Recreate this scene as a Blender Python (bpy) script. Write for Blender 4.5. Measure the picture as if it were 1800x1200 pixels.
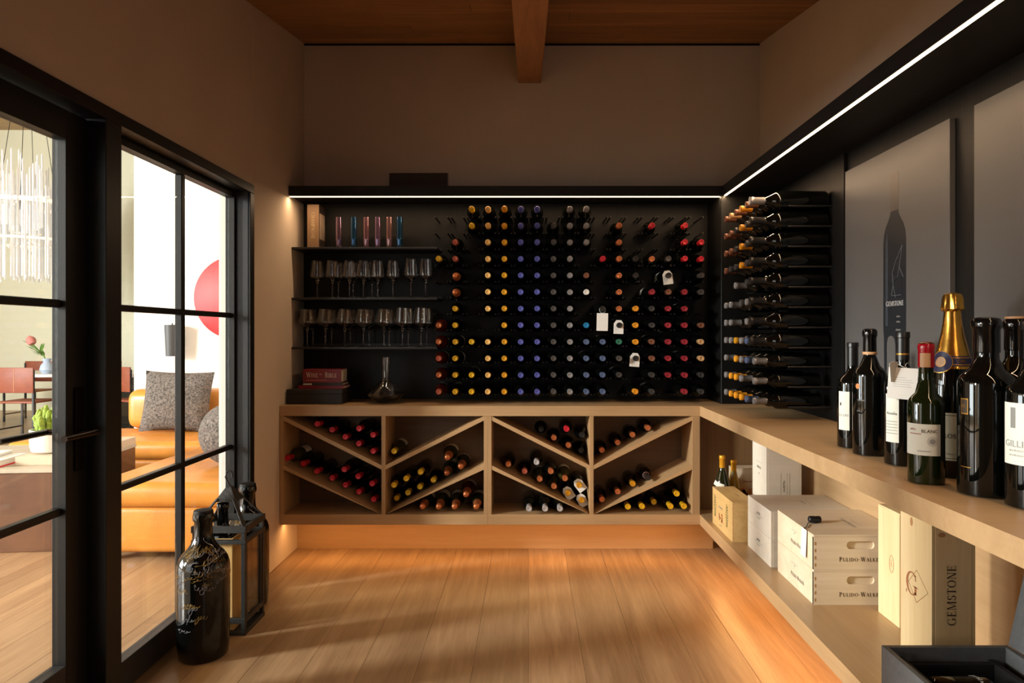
import bpy, bmesh, math, random
from mathutils import Vector, Matrix
random.seed(7)
PI = math.pi
for o in list(bpy.data.objects): bpy.data.objects.remove(o)
scene = bpy.context.scene
COL = scene.collection

# ------------------------------------------------------------------ camera
H = 1.265                                   # eye height
cam = bpy.data.cameras.new('camera'); camo = bpy.data.objects.new('camera', cam); COL.objects.link(camo)
cam.sensor_width = 36.0; cam.lens = 24.0; cam.clip_start = 0.02
cam.shift_x = -29/1800; cam.shift_y = -11/1800
camo.location = (0, 0, H); camo.rotation_euler = (PI/2, 0, 0)
scene.camera = camo

# ------------------------------------------------------------------ view + world
vs = scene.view_settings
vs.view_transform = 'Standard'; vs.look = 'None'; vs.gamma = 1.0; vs.use_curve_mapping = False
vs.exposure = -0.35
world = bpy.data.worlds.new('sky'); scene.world = world; world.use_nodes = True
world.node_tree.nodes['Background'].inputs[0].default_value = (0.75, 0.87, 1.0, 1)
world.node_tree.nodes['Background'].inputs[1].default_value = 1.2
scene.cycles.max_bounces = 16; scene.cycles.transmission_bounces = 16
scene.cycles.transparent_max_bounces = 32
scene.cycles.caustics_reflective = False; scene.cycles.caustics_refractive = False

def area(name, loc, direction, sx, sy, watts, col, spread=PI):
    l = bpy.data.lights.new(name, 'AREA'); l.shape = 'RECTANGLE'; l.size = sx; l.size_y = sy
    l.energy = watts; l.color = col; l.spread = spread
    o = bpy.data.objects.new(name, l); COL.objects.link(o); o.location = loc
    o.rotation_euler = Vector(direction).to_track_quat('-Z', 'Y').to_euler()
    return o
WARM = (1.0, 0.66, 0.38); AMBER = (1.0, 0.50, 0.17); DAY = (1.0, 0.965, 0.90)
XL, XR, YB = -1.3725, 1.414, 4.18            # wine room: left wall, right wall, back wall
XS, YS, ZS = 1.109, 3.905, 2.066             # soffit front lines and underside
XC, YC, ZT = 0.944, 3.76, 0.876              # worktop fronts and top
# daylight through the living room's tall windows
area('window_daylight_side', (-9.80, -0.75, 3.30), (1, 0.40, -0.30), 1.0, 1.8, 2300, DAY)
area('window_daylight_side_low', (-9.80, 2.60, 1.55), (1, 0.02, 0), 3.8, 2.4, 760, (0.93, 0.97, 1.0))
area('window_daylight_front', (-5.6, -2.85, 2.0), (0, 1, -0.02), 5.2, 3.2, 200, DAY)
# LED strips of the shelving
# added front light, set in an unseen narrow window behind the camera
area('added_light_behind', (0.80, -1.28, 1.50), (-0.1, 1, -0.05), 0.30, 1.25, 5, DAY)
area('led_light_back', ((XL+XS)/2, YS-0.003, ZS-0.012), (0, 0, -1), XS-XL-0.03, 0.010, 11.0, WARM)
area('led_light_side', (XS+0.003, (YS-1.0)/2, ZS-0.012), (0, 0, -1), 0.010, YS+1.0-0.05, 23.0, WARM)
area('led_light_under_back', ((XL+XC)/2, YC+0.07, 0.214), (0, 0, -1), XC-XL-0.04, 0.012, 7.0, AMBER)
area('led_light_under_side', (XC+0.07, 1.6, 0.214), (0, 0, -1), 0.012, 4.2, 16.0, AMBER)

# ------------------------------------------------------------------ materials
def lin(c):
    return tuple(((v/255)/12.92 if v/255 <= 0.04045 else (((v/255)+0.055)/1.055)**2.4) for v in c)
M = {}
def mat(name, rgb, rough=0.5, metal=0.0, spec=0.5, coat=0.0, emit=None, estr=0.0, noise=0.0, nscale=20.0, bump=0.0, bscale=200.0, aniso=0, alpha=None):
    if name in M: return M[name]
    m = bpy.data.materials.new(name); m.use_nodes = True; nt = m.node_tree; b = nt.nodes['Principled BSDF']
    c = lin(rgb)
    b.inputs['Base Color'].default_value = (*c, 1); b.inputs['Roughness'].default_value = rough
    b.inputs['Metallic'].default_value = metal; b.inputs['Specular IOR Level'].default_value = spec
    b.inputs['Coat Weight'].default_value = coat; b.inputs['Coat Roughness'].default_value = 0.05
    if emit:
        b.inputs['Emission Color'].default_value = (*lin(emit), 1); b.inputs['Emission Strength'].default_value = estr
    tc = nt.nodes.new('ShaderNodeTexCoord')
    if noise:
        n = nt.nodes.new('ShaderNodeTexNoise'); n.inputs['Scale'].default_value = nscale; n.inputs['Detail'].default_value = 4
        nt.links.new(tc.outputs['Object'], n.inputs['Vector'])
        r = nt.nodes.new('ShaderNodeValToRGB'); r.color_ramp.elements[0].position = 0.3; r.color_ramp.elements[1].position = 0.7
        r.color_ramp.elements[0].color = (*[v*(1-noise) for v in c], 1); r.color_ramp.elements[1].color = (*[min(1, v*(1+noise)) for v in c], 1)
        nt.links.new(n.outputs['Fac'], r.inputs['Fac']); nt.links.new(r.outputs['Color'], b.inputs['Base Color'])
    if bump:
        n2 = nt.nodes.new('ShaderNodeTexNoise'); n2.inputs['Scale'].default_value = bscale; n2.inputs['Detail'].default_value = 5
        nt.links.new(tc.outputs['Object'], n2.inputs['Vector'])
        bp = nt.nodes.new('ShaderNodeBump'); bp.inputs['Strength'].default_value = bump; bp.inputs['Distance'].default_value = 0.01
        nt.links.new(n2.outputs['Fac'], bp.inputs['Height']); nt.links.new(bp.outputs['Normal'], b.inputs['Normal'])
    M[name] = m; return m

def wood(name, dark, light, axis='X', rough=0.5, grain=1.0, rnd=0.25, bump=0.15, coat=0.0, spec=0.4):
    if name in M: return M[name]
    m = bpy.data.materials.new(name); m.use_nodes = True; nt = m.node_tree; b = nt.nodes['Principled BSDF']; L = nt.links.new
    tc = nt.nodes.new('ShaderNodeTexCoord'); oi = nt.nodes.new('ShaderNodeObjectInfo')
    mul = nt.nodes.new('ShaderNodeVectorMath'); mul.operation = 'SCALE'; mul.inputs[0].default_value = (7.3, 11.7, 5.1); L(oi.outputs['Random'], mul.inputs['Scale'])
    add = nt.nodes.new('ShaderNodeVectorMath'); add.operation = 'ADD'; L(tc.outputs['Object'], add.inputs[0]); L(mul.outputs[0], add.inputs[1])
    mp = nt.nodes.new('ShaderNodeMapping'); s = {'X': (0.9, 14, 14), 'Y': (14, 0.9, 14), 'Z': (14, 14, 0.9)}[axis]
    mp.inputs['Scale'].default_value = [v*grain for v in s]; L(add.outputs[0], mp.inputs['Vector'])
    n1 = nt.nodes.new('ShaderNodeTexNoise'); n1.inputs['Scale'].default_value = 1.0; n1.inputs['Detail'].default_value = 6; n1.inputs['Roughness'].default_value = 0.6; n1.inputs['Distortion'].default_value = 0.9
    L(mp.outputs[0], n1.inputs['Vector'])
    n2 = nt.nodes.new('ShaderNodeTexNoise'); n2.inputs['Scale'].default_value = 7.0; n2.inputs['Detail'].default_value = 3; L(mp.outputs[0], n2.inputs['Vector'])
    mx = nt.nodes.new('ShaderNodeMix'); mx.inputs[0].default_value = 0.3; L(n1.outputs['Fac'], mx.inputs[2]); L(n2.outputs['Fac'], mx.inputs[3])
    r = nt.nodes.new('ShaderNodeValToRGB'); r.color_ramp.elements[0].position = 0.32; r.color_ramp.elements[1].position = 0.68
    r.color_ramp.elements[0].color = (*lin(dark), 1); r.color_ramp.elements[1].color = (*lin(light), 1); L(mx.outputs[0], r.inputs['Fac'])
    hs = nt.nodes.new('ShaderNodeHueSaturation'); L(r.outputs['Color'], hs.inputs['Color'])
    mr = nt.nodes.new('ShaderNodeMapRange'); mr.inputs['To Min'].default_value = 1-rnd; mr.inputs['To Max'].default_value = 1+rnd*0.6; L(oi.outputs['Random'], mr.inputs['Value']); L(mr.outputs[0], hs.inputs['Value'])
    L(hs.outputs['Color'], b.inputs['Base Color'])
    b.inputs['Roughness'].default_value = rough; b.inputs['Coat Weight'].default_value = coat; b.inputs['Specular IOR Level'].default_value = spec
    if bump:
        bp = nt.nodes.new('ShaderNodeBump'); bp.inputs['Strength'].default_value = bump; bp.inputs['Distance'].default_value = 0.002
        L(mx.outputs[0], bp.inputs['Height']); L(bp.outputs['Normal'], b.inputs['Normal'])
    M[name] = m; return m

def glassy(name, tint=(1, 1, 1), ior=1.45, rough=0.0, body=0.0, bodycol=(1, 1, 1)):
    """thin clear glass: fresnel mix of a straight-through and a mirror lobe, with an optional milky share"""
    if name in M: return M[name]
    m = bpy.data.materials.new(name); m.use_nodes = True; nt = m.node_tree; nt.nodes.remove(nt.nodes['Principled BSDF']); L = nt.links.new
    out = nt.nodes['Material Output']
    t = nt.nodes.new('ShaderNodeBsdfTransparent'); t.inputs[0].default_value = (*tint, 1)
    g = nt.nodes.new('ShaderNodeBsdfGlossy'); g.inputs['Roughness'].default_value = rough
    f = nt.nodes.new('ShaderNodeFresnel'); geo = nt.nodes.new('ShaderNodeNewGeometry'); mr = nt.nodes.new('ShaderNodeMapRange')
    mr.inputs['To Min'].default_value = ior; mr.inputs['To Max'].default_value = 1/ior      # same reflectance on both faces of the sheet
    L(geo.outputs['Backfacing'], mr.inputs['Value']); L(mr.outputs[0], f.inputs['IOR'])
    mx = nt.nodes.new('ShaderNodeMixShader'); L(f.outputs[0], mx.inputs[0]); L(t.outputs[0], mx.inputs[1]); L(g.outputs[0], mx.inputs[2])
    last = mx
    if body:
        d = nt.nodes.new('ShaderNodeBsdfDiffuse'); d.inputs[0].default_value = (*bodycol, 1)
        m2 = nt.nodes.new('ShaderNodeMixShader'); m2.inputs[0].default_value = body; L(mx.outputs[0], m2.inputs[1]); L(d.outputs[0], m2.inputs[2]); last = m2
    L(last.outputs[0], out.inputs['Surface'])
    M[name] = m; return m

PLASTER = mat('beige_plaster', (202, 186, 168), 0.9, noise=0.04, nscale=3, bump=0.06, bscale=60, spec=0.2)
WHITE_WALL = mat('white_wall_paint', (232, 230, 224), 0.85, bump=0.03, bscale=80, spec=0.2)
GREEN_WALL = mat('pale_olive_wall', (226, 228, 208), 0.9, bump=0.03, bscale=80, spec=0.2)
FLOORW = wood('oak_floor', (137, 107, 79), (176, 146, 112), 'Y', rough=0.34, rnd=0.16, bump=0.12, grain=0.9)
CEILW = wood('cedar_ceiling', (140, 98, 58), (182, 134, 86), 'X', rough=0.6, rnd=0.16, bump=0.1)
BEAMW = wood('fir_beam', (150, 102, 62), (182, 132, 88), 'Y', rough=0.6, rnd=0.0)
OAKX = wood('oak_cabinet_x', (178, 144, 104), (192, 158, 118), 'X', rough=0.42, rnd=0.05, bump=0.06)
OAKY = wood('oak_cabinet_y', (178, 144, 104), (192, 158, 118), 'Y', rough=0.30, rnd=0.05, bump=0.06)
OAKZ = wood('oak_cabinet_z', (168, 134, 95), (184, 149, 108), 'Z', rough=0.5, rnd=0.05, bump=0.06)
BLACKW = wood('black_stained_oak', (6, 6, 6), (20, 19, 18), 'Z', rough=0.5, rnd=0.0, bump=0.45, grain=1.3, spec=0.25)
BLACKWX = wood('black_stained_soffit', (10, 9, 9), (22, 21, 20), 'Y', rough=0.55, rnd=0.0, bump=0.2)
BLACKM = mat('black_metal', (20, 20, 21), 0.42, spec=0.5, bump=0.02, bscale=300)
FRAME = mat('black_window_frame', (15, 14, 14), 0.45, spec=0.35)
FRAMEG = mat('daylit_reveal_grey', (40, 41, 44), 0.45, spec=0.4)  # black frame, its bluish daylight put into a greyer colour
BGLASS = mat('black_bottle_glass', (6, 7, 6), 0.035, spec=0.5)
GGLASS = mat('green_bottle_glass', (26, 34, 12), 0.05, spec=0.6)
OLIVEG = mat('olive_bottle_glass', (52, 50, 22), 0.05, spec=0.6)
GOLDG = mat('golden_white_wine_glass', (170, 132, 20), 0.06, spec=0.6)
REDG = mat('deep_red_rose_glass', (60, 20, 14), 0.06, spec=0.6)
LABEL = mat('cream_paper_label', (222, 220, 208), 0.75, spec=0.2)
TAGM = mat('white_paper_tag', (228, 226, 222), 0.8, spec=0.2)
INK = mat('dark_ink', (58, 46, 38), 0.8, spec=0.1)
INKB = mat('black_ink', (30, 28, 26), 0.8, spec=0.1)
INKR = mat('red_brown_ink', (150, 70, 44), 0.8, spec=0.1)
INKG = mat('pale_grey_ink', (150, 150, 148), 0.8, spec=0.1)
WINPANE = glassy('window_glass', (0.97, 0.985, 0.975), 1.5)
CRYSTAL = mat('clear_crystal', (255, 255, 255), 0.0, spec=0.5)
CRYSTAL.node_tree.nodes['Principled BSDF'].inputs['Transmission Weight'].default_value = 1.0; CRYSTAL.node_tree.nodes['Principled BSDF'].inputs['IOR'].default_value = 1.5
LEDM = mat('led_diffuser', (255, 240, 220), 0.6, emit=(255, 220, 178), estr=6.0)

# ------------------------------------------------------------------ mesh helpers
def new(name, me=None, parent=None, loc=(0, 0, 0), rot=(0, 0, 0)):
    o = bpy.data.objects.new(name, me); COL.objects.link(o); o.location = loc; o.rotation_euler = rot
    if parent is not None: o.parent = parent
    return o
def tag(o, label=None, cat=None, group=None, kind=None):
    if label: o['label'] = label
    if cat: o['category'] = cat
    if group: o['group'] = group
    if kind: o['kind'] = kind
    return o
def thing(name, label, cat, loc=(0, 0, 0), rz=0.0, group=None):
    o = new(name, None, None, loc, (0, 0, rz)); o.empty_display_size = 0.05
    return tag(o, label, cat, group)
def finish(bm, m, smooth=None, name='m'):
    bmesh.ops.recalc_face_normals(bm, faces=bm.faces)
    me = bpy.data.meshes.new(name); bm.to_mesh(me); bm.free()
    if m is not None: me.materials.append(m)
    if smooth is not None:
        for p in me.polygons: p.use_smooth = True
        me.set_sharp_from_angle(angle=math.radians(smooth))
    return me
def addbox(bm, x0, x1, y0, y1, z0, z1):
    vs_ = [bm.verts.new(p) for p in ((x0,y0,z0),(x1,y0,z0),(x1,y1,z0),(x0,y1,z0),(x0,y0,z1),(x1,y0,z1),(x1,y1,z1),(x0,y1,z1))]
    return [bm.faces.new([vs_[i] for i in f]) for f in ((3,2,1,0),(4,5,6,7),(0,1,5,4),(1,2,6,5),(2,3,7,6),(3,0,4,7))]
def boxme(x0, x1, y0, y1, z0, z1, m, bev=0.0, seg=1, smooth=None):
    bm = bmesh.new(); addbox(bm, min(x0,x1), max(x0,x1), min(y0,y1), max(y0,y1), min(z0,z1), max(z0,z1))
    if bev: bmesh.ops.bevel(bm, geom=list(bm.edges), offset=bev, segments=seg, affect='EDGES', profile=0.5)
    if seg > 1 and smooth is None: smooth = 40
    return finish(bm, m, smooth)
def box(name, x0, x1, y0, y1, z0, z1, m, parent=None, bev=0.0, seg=1):
    """a box given by world extents, with its origin at the middle of its foot"""
    cx, cy, cz = (x0+x1)/2, (y0+y1)/2, min(z0, z1)
    me = boxme(x0-cx, x1-cx, y0-cy, y1-cy, z0-cz, z1-cz, m, bev, seg)
    o = new(name, me, parent)
    off = Vector((cx, cy, cz))
    if parent is not None: off = parent.matrix_basis.inverted() @ off if parent.parent is None else (parent.parent.matrix_basis @ parent.matrix_basis).inverted() @ off
    o.location = off
    return o
def lbox(name, x0, x1, y0, y1, z0, z1, m, parent, bev=0.0, seg=1):
    return new(name, boxme(x0, x1, y0, y1, z0, z1, m, bev, seg), parent)
def addbar(bm, p, q, w, h=None, up=(0, 0, 1)):
    p, q = Vector(p), Vector(q); h = h or w; d = (q-p).normalized(); u = Vector(up)
    if abs(d.dot(u)) > 0.98: u = Vector((0, 1, 0))
    a = d.cross(u).normalized()*w/2; b = a.cross(d).normalized()*h/2
    r = [[bm.verts.new(c+s*a+t*b) for s, t in ((-1,-1),(1,-1),(1,1),(-1,1))] for c in (p, q)]
    bm.faces.new(r[0][::-1]); bm.faces.new(r[1])
    for i in range(4): bm.faces.new((r[0][i], r[0][(i+1)%4], r[1][(i+1)%4], r[1][i]))
def bar(name, p, q, w, m, parent, h=None, up=(0, 0, 1)):
    bm = bmesh.new(); addbar(bm, p, q, w, h, up); return new(name, finish(bm, m), parent)
def addlathe(bm, prof, n=24, cap0=True, cap1=True):
    rings = []
    for r, z in prof:
        if r < 1e-5: rings.append([bm.verts.new((0, 0, z))])
        else: rings.append([bm.verts.new((r*math.cos(2*PI*i/n), r*math.sin(2*PI*i/n), z)) for i in range(n)])
    for a, b in zip(rings, rings[1:]):
        if len(a) == 1 and len(b) == 1: continue
        for i in range(n):
            j = (i+1) % n
            if len(a) == 1: bm.faces.new((a[0], b[j], b[i]))
            elif len(b) == 1: bm.faces.new((a[i], a[j], b[0]))
            else: bm.faces.new((a[i], a[j], b[j], b[i]))
    if cap0 and len(rings[0]) > 1: bm.faces.new(rings[0][::-1])
    if cap1 and len(rings[-1]) > 1: bm.faces.new(rings[-1])
def lathe(prof, m, n=24, cap0=True, cap1=True, smooth=35):
    bm = bmesh.new(); addlathe(bm, prof, n, cap0, cap1); return finish(bm, m, smooth)
def addtube(bm, pts, r, n=6, closed=False):
    pts = [Vector(p) for p in pts]; rings = []; N = len(pts)
    for i, p in enumerate(pts):
        d = (pts[min(i+1, N-1)]-pts[max(i-1, 0)])
        d = d.normalized() if d.length > 1e-9 else Vector((0, 0, 1))
        u = Vector((0, 0, 1)) if abs(d.z) < 0.9 else Vector((1, 0, 0))
        a = d.cross(u).normalized(); b = d.cross(a).normalized()
        rr = r[i] if isinstance(r, (list, tuple)) else r
        rings.append([bm.verts.new(p+rr*(math.cos(2*PI*k/n)*a+math.sin(2*PI*k/n)*b)) for k in range(n)])
    for A, B in zip(rings, rings[1:]):
        for k in range(n): bm.faces.new((A[k], A[(k+1)%n], B[(k+1)%n], B[k]))
    bm.faces.new(rings[0][::-1]); bm.faces.new(rings[-1])
def tube(name, pts, r, m, parent=None, n=6):
    bm = bmesh.new(); addtube(bm, pts, r, n); return new(name, finish(bm, m, 50), parent)
def prism(pts, x0, x1, m, axis='X'):
    """polygon of 2D points extruded along an axis"""
    bm = bmesh.new()
    def P(a, b, c): return {'X': (c, a, b), 'Y': (a, c, b), 'Z': (a, b, c)}[axis]
    A = [bm.verts.new(P(a, b, x0)) for a, b in pts]; B = [bm.verts.new(P(a, b, x1)) for a, b in pts]
    bm.faces.new(A[::-1]); bm.faces.new(B); n = len(pts)
    for i in range(n): bm.faces.new((A[i], A[(i+1)%n], B[(i+1)%n], B[i]))
    return finish(bm, m)
def frame3(origin, xa, ya):
    xa, ya = Vector(xa).normalized(), Vector(ya).normalized(); za = xa.cross(ya)
    m = Matrix((xa, ya, za)).transposed().to_4x4(); m.translation = Vector(origin); return m
def text(name, s, size, m, parent, origin, xa, ya, align='CENTER', bold=0.0, sx=1.0, smallcaps=False, space=1.0):
    if s[0] == '~':                                  # print too small to read in the photograph: letter-like marks only
        q = random.Random(len(s)*31+int(size*1e5)); n = int(s[1:]); bm = bmesh.new(); x = 0.0
        for k in range(n):
            w_ = size*q.uniform(0.30, 0.46); h_ = size*q.choice([0.46, 0.46, 0.62])
            addbar(bm, (x, -size*0.23, 0), (x, -size*0.23+h_, 0), size*0.09, 0.0003)
            if q.random() < 0.7: addbar(bm, (x, q.choice([-0.19, 0.0, 0.19])*size, 0), (x+w_*0.7, q.choice([-0.19, 0.0, 0.19])*size, 0), size*0.07, 0.0003)
            x += w_
        for v in bm.verts: v.co.x -= x/2
        me = finish(bm, m); me.transform(frame3(origin, xa, ya)); return new(name, me, parent)
    cu = bpy.data.curves.new('txt', 'FONT'); cu.size = size; cu.align_x = align; cu.align_y = 'CENTER'; cu.offset = bold*size; cu.body = s; cu.space_character = space
    cu.extrude = 0.00015; cu.resolution_u = 2
    if smallcaps:
        cu.small_caps_scale = 0.78
        cu.body = ''.join(c for c in s)
        for i, c in enumerate(s):
            if c.islower(): cu.body_format[i].use_small_caps = True
    to = bpy.data.objects.new('txt', cu); COL.objects.link(to)
    dg = bpy.context.evaluated_depsgraph_get(); me = bpy.data.meshes.new_from_object(to.evaluated_get(dg))
    bpy.data.objects.remove(to); me.materials.clear(); me.materials.append(m)
    me.transform(frame3(origin, xa, ya) @ Matrix.Diagonal((sx, 1, 1, 1)))
    return new(name, me, parent)
def glyph(ch):
    """roman capital as flat polygons in a box one unit high: (polygons, width)"""
    T, t, sf, sh = 0.15, 0.055, 0.085, 0.045; P = []
    def q(x0, y0, x1, y1): P.append([(x0, y0), (x1, y0), (x1, y1), (x0, y1)])
    def stem(x, w=T, y0=0.0, y1=1.0, lo=True, hi=True):
        q(x-w/2, y0, x+w/2, y1)
        if lo: q(x-w/2-sf, y0, x+w/2+sf, y0+sh)
        if hi: q(x-w/2-sf, y1-sh, x+w/2+sf, y1)
    def dg(x0, y0, x1, y1, w): P.append([(x0-w/2, y0), (x0+w/2, y0), (x1+w/2, y1), (x1-w/2, y1)])
    def arc(cx, cy, rx, ry, a0, a1, n=18):
        for k in range(n):
            a, b = math.radians(a0+(a1-a0)*k/n), math.radians(a0+(a1-a0)*(k+1)/n)
            P.append([(cx+rx*math.cos(a), cy+ry*math.sin(a)), (cx+rx*math.cos(b), cy+ry*math.sin(b)), (cx+(rx-T)*math.cos(b), cy+(ry-t)*math.sin(b)), (cx+(rx-T)*math.cos(a), cy+(ry-t)*math.sin(a))])
    w = 0.8
    if ch == 'I': stem(0.18); w = 0.36
    elif ch == 'L': stem(0.18); q(0.18, 0, 0.62, t); q(0.57, 0, 0.62, 0.25); w = 0.66
    elif ch in 'EF':
        stem(0.18); q(0.18, 1-t, 0.60, 1); q(0.55, 0.78, 0.60, 1); q(0.18, 0.50, 0.48, 0.50+t); q(0.44, 0.40, 0.48, 0.66)
        if ch == 'E': q(0.18, 0, 0.64, t); q(0.59, 0, 0.64, 0.24)
        w = 0.70
    elif ch in 'PR':
        stem(0.18); arc(0.28, 0.735, 0.34, 0.265, -90, 90); q(0.18, 1-t, 0.28, 1); q(0.18, 0.47, 0.28, 0.47+t); w = 0.66
        if ch == 'R': dg(0.70, 0, 0.40, 0.48, T); q(0.60, 0, 0.84, sh); w = 0.80
    elif ch == 'D': stem(0.18); arc(0.30, 0.5, 0.50, 0.5, -90, 90); q(0.18, 1-t, 0.30, 1); q(0.18, 0, 0.30, t); w = 0.86
    elif ch == 'B': stem(0.18); arc(0.28, 0.755, 0.29, 0.245, -90, 90); arc(0.28, 0.265, 0.36, 0.265, -90, 90); q(0.18, 1-t, 0.28, 1); q(0.18, 0, 0.28, t); q(0.18, 0.49, 0.28, 0.49+t); w = 0.70
    elif ch == 'U': stem(0.18, T, 0.3, 1, False); stem(0.66, 0.07, 0.3, 1, False); arc(0.40, 0.30, 0.295, 0.30, 180, 360); w = 0.84
    elif ch == 'O': arc(0.44, 0.5, 0.42, 0.5, 0, 360, 32); w = 0.88
    elif ch == 'C': arc(0.46, 0.5, 0.44, 0.5, 48, 312, 26); q(0.70, 0.66, 0.75, 0.92); w = 0.82
    elif ch == 'G': arc(0.46, 0.5, 0.44, 0.5, 48, 318, 26); q(0.70, 0.66, 0.75, 0.92); q(0.66, 0.08, 0.80, 0.44); q(0.56, 0.40, 0.90, 0.44); w = 0.92
    elif ch == 'S': arc(0.31, 0.735, 0.25, 0.265, 30, 265, 20); arc(0.31, 0.265, 0.27, 0.265, 85, -150, 20); q(0.49, 0.70, 0.535, 0.92); q(0.06, 0.08, 0.105, 0.30); w = 0.62
    elif ch == 'T': stem(0.36, T, 0, 1, True, False); q(0.02, 1-t, 0.70, 1); q(0.02, 0.76, 0.07, 1); q(0.65, 0.76, 0.70, 1); w = 0.72
    elif ch == 'N': stem(0.14, 0.06); stem(0.70, 0.06, 0, 1, False); dg(0.66, 0, 0.16, 1, T); w = 0.84
    elif ch == 'M': stem(0.14, 0.06); stem(0.90, T); dg(0.50, 0.04, 0.20, 1, T*0.9); dg(0.50, 0.04, 0.86, 1, 0.06); w = 1.06
    elif ch == 'W':
        for a, b, ww in ((0.10, 0.34, T), (0.34, 0.54, 0.06), (0.54, 0.78, T), (0.78, 1.02, 0.06)):
            up = (a in (0.10, 0.54)); dg(b if up else a, 0, a if up else b, 1, ww)
        q(0.0, 1-sh, 0.24, 1); q(0.90, 1-sh, 1.12, 1); q(0.44, 1-sh, 0.64, 1); w = 1.10
    elif ch == 'A': dg(0.08, 0, 0.38, 1, 0.06); dg(0.70, 0, 0.38, 1, T); q(0.18, 0.32, 0.56, 0.32+t); q(-0.02, 0, 0.20, sh); q(0.56, 0, 0.84, sh); w = 0.80
    elif ch == 'K': stem(0.18); dg(0.26, 0.44, 0.64, 1, 0.06); dg(0.70, 0, 0.36, 0.58, T); q(0.58, 0, 0.84, sh); q(0.54, 1-sh, 0.76, 1); w = 0.82
    elif ch == 'H': stem(0.18); stem(0.68); q(0.18, 0.48, 0.68, 0.48+t); w = 0.86
    elif ch == '-': q(0.06, 0.34, 0.34, 0.42); w = 0.40
    else: w = 0.45
    return P, w
def serif(name, s, cap, m, parent, origin, xa, ya, align='CENTER', space=0.04, wid=1.0):
    """printed roman lettering; lower case letters come out as small capitals"""
    bm = bmesh.new(); x = 0.0; F = frame3(origin, xa, ya); polys = []
    for c in s:
        k = 0.80 if c.islower() else 1.0; G, w = glyph(c.upper())
        for p in G: polys.append([(x+a*k*wid, b*k-0.5) for a, b in p])
        x += (w*k+space)*wid
    x0 = {'CENTER': x/2, 'LEFT': 0.0}[align]
    for p in polys: bm.faces.new([bm.verts.new(F @ Vector(((a-x0)*cap, b*cap, 0))) for a, b in p])
    return new(name, finish(bm, m), parent)
def copy_tree(o, parent=None):
    c = o.copy(); COL.objects.link(c); c.parent = parent
    for ch in o.children: copy_tree(ch, c)
    return c
def px(x, y, Y):
    """point on the plane at distance Y for a measured position of the photograph"""
    return Vector(((x-929)/1200*Y, Y, H-(y-589)/1200*Y))
ORD = ['zeroth','first','second','third','fourth','fifth','sixth','seventh','eighth','ninth','tenth','eleventh','twelfth','thirteenth','fourteenth','fifteenth','sixteenth','seventeenth']

# ================================================================== SETTING
# ---- floor: sub-floor slab and oak planks running towards the back wall
fl = box('floor', -10.2, 1.60, -3.0, 11.6, -0.10, -0.018, mat('subfloor', (120, 84, 52), 0.8)); tag(fl, kind='structure')
PW = 0.212
plank_me = {}
def plank(x0, y0, ln):
    k = round(ln, 3)
    if k not in plank_me:
        plank_me[k] = boxme(-PW/2+0.0004, PW/2-0.0004, -ln/2+0.0004, ln/2-0.0004, 0, 0.018, FLOORW, 0.0008)
    o = new('floor_plank', plank_me[k], fl); o.location = Vector((x0+PW/2, y0+ln/2, -0.018))-fl.location
for ci in range(-22, 7):
    cuts = [-1.3, random.choice([0.5, 1.0, 1.5])] + ([] if ci >= -7 else [random.choice([3.2, 3.8, 4.6])]) + [6.3]      # long boards in the wine room
    for a, b in zip(cuts, cuts[1:]): plank(ci*PW, a, b-a)
for (a, b, c, d) in ((-10.2, -22*PW, -3.0, 11.6), (-22*PW, 1.6, 6.3, 11.6), (-22*PW, 1.6, -3.0, -1.3)):
    o = box('floor_field', a, b, c, d, -0.0179, 0.0, FLOORW, fl)

# ---- wine room shell
CZ0, CS = 3.049, 0.183                                   # ceiling height at back wall and its slope
def cz(Y): return CZ0-CS*(YB-Y)
tag(box('wall_back', -1.60, 1.60, YB, YB+0.12, 0, 3.3, PLASTER), kind='structure')
tag(box('wall_right', XR, XR+0.12, -1.4, YB, 0, 3.3, PLASTER), kind='structure')
wfr = new('wall_front', None); tag(wfr, kind='structure')
for a, b, c, d in ((-1.60, 0.58, 0, 3.2), (1.02, XR, 0, 3.2), (0.58, 1.02, 0, 0.87), (0.58, 1.02, 2.13, 3.2)): box('wall_segment', a, b, -1.42, -1.30, c, d, PLASTER, wfr)
WO = -1.505                                               # outer face of the left wall
DH = 2.007                                               # top of the door casing
wl = new('wall_left', None); tag(wl, kind='structure')
def wl_box(y0, y1, z0, z1): box('wall_segment', WO, XL, y0, y1, z0, z1, PLASTER, wl, 0.004)
wl_box(3.39, YB, 0, 3.3); wl_box(-1.30, 3.39, DH, 3.3); wl_box(-1.30, 0.10, 0, DH)
# white lining outside the opening
tag(box('trim_1', WO-0.001, -1.476, 3.341, 3.389, 0, 1.965, WHITE_WALL), kind='structure')
tag(box('trim_11', WO-0.012, WO-0.001, 3.345, 6.3, 0, 3.6, WHITE_WALL), kind='structure')
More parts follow.
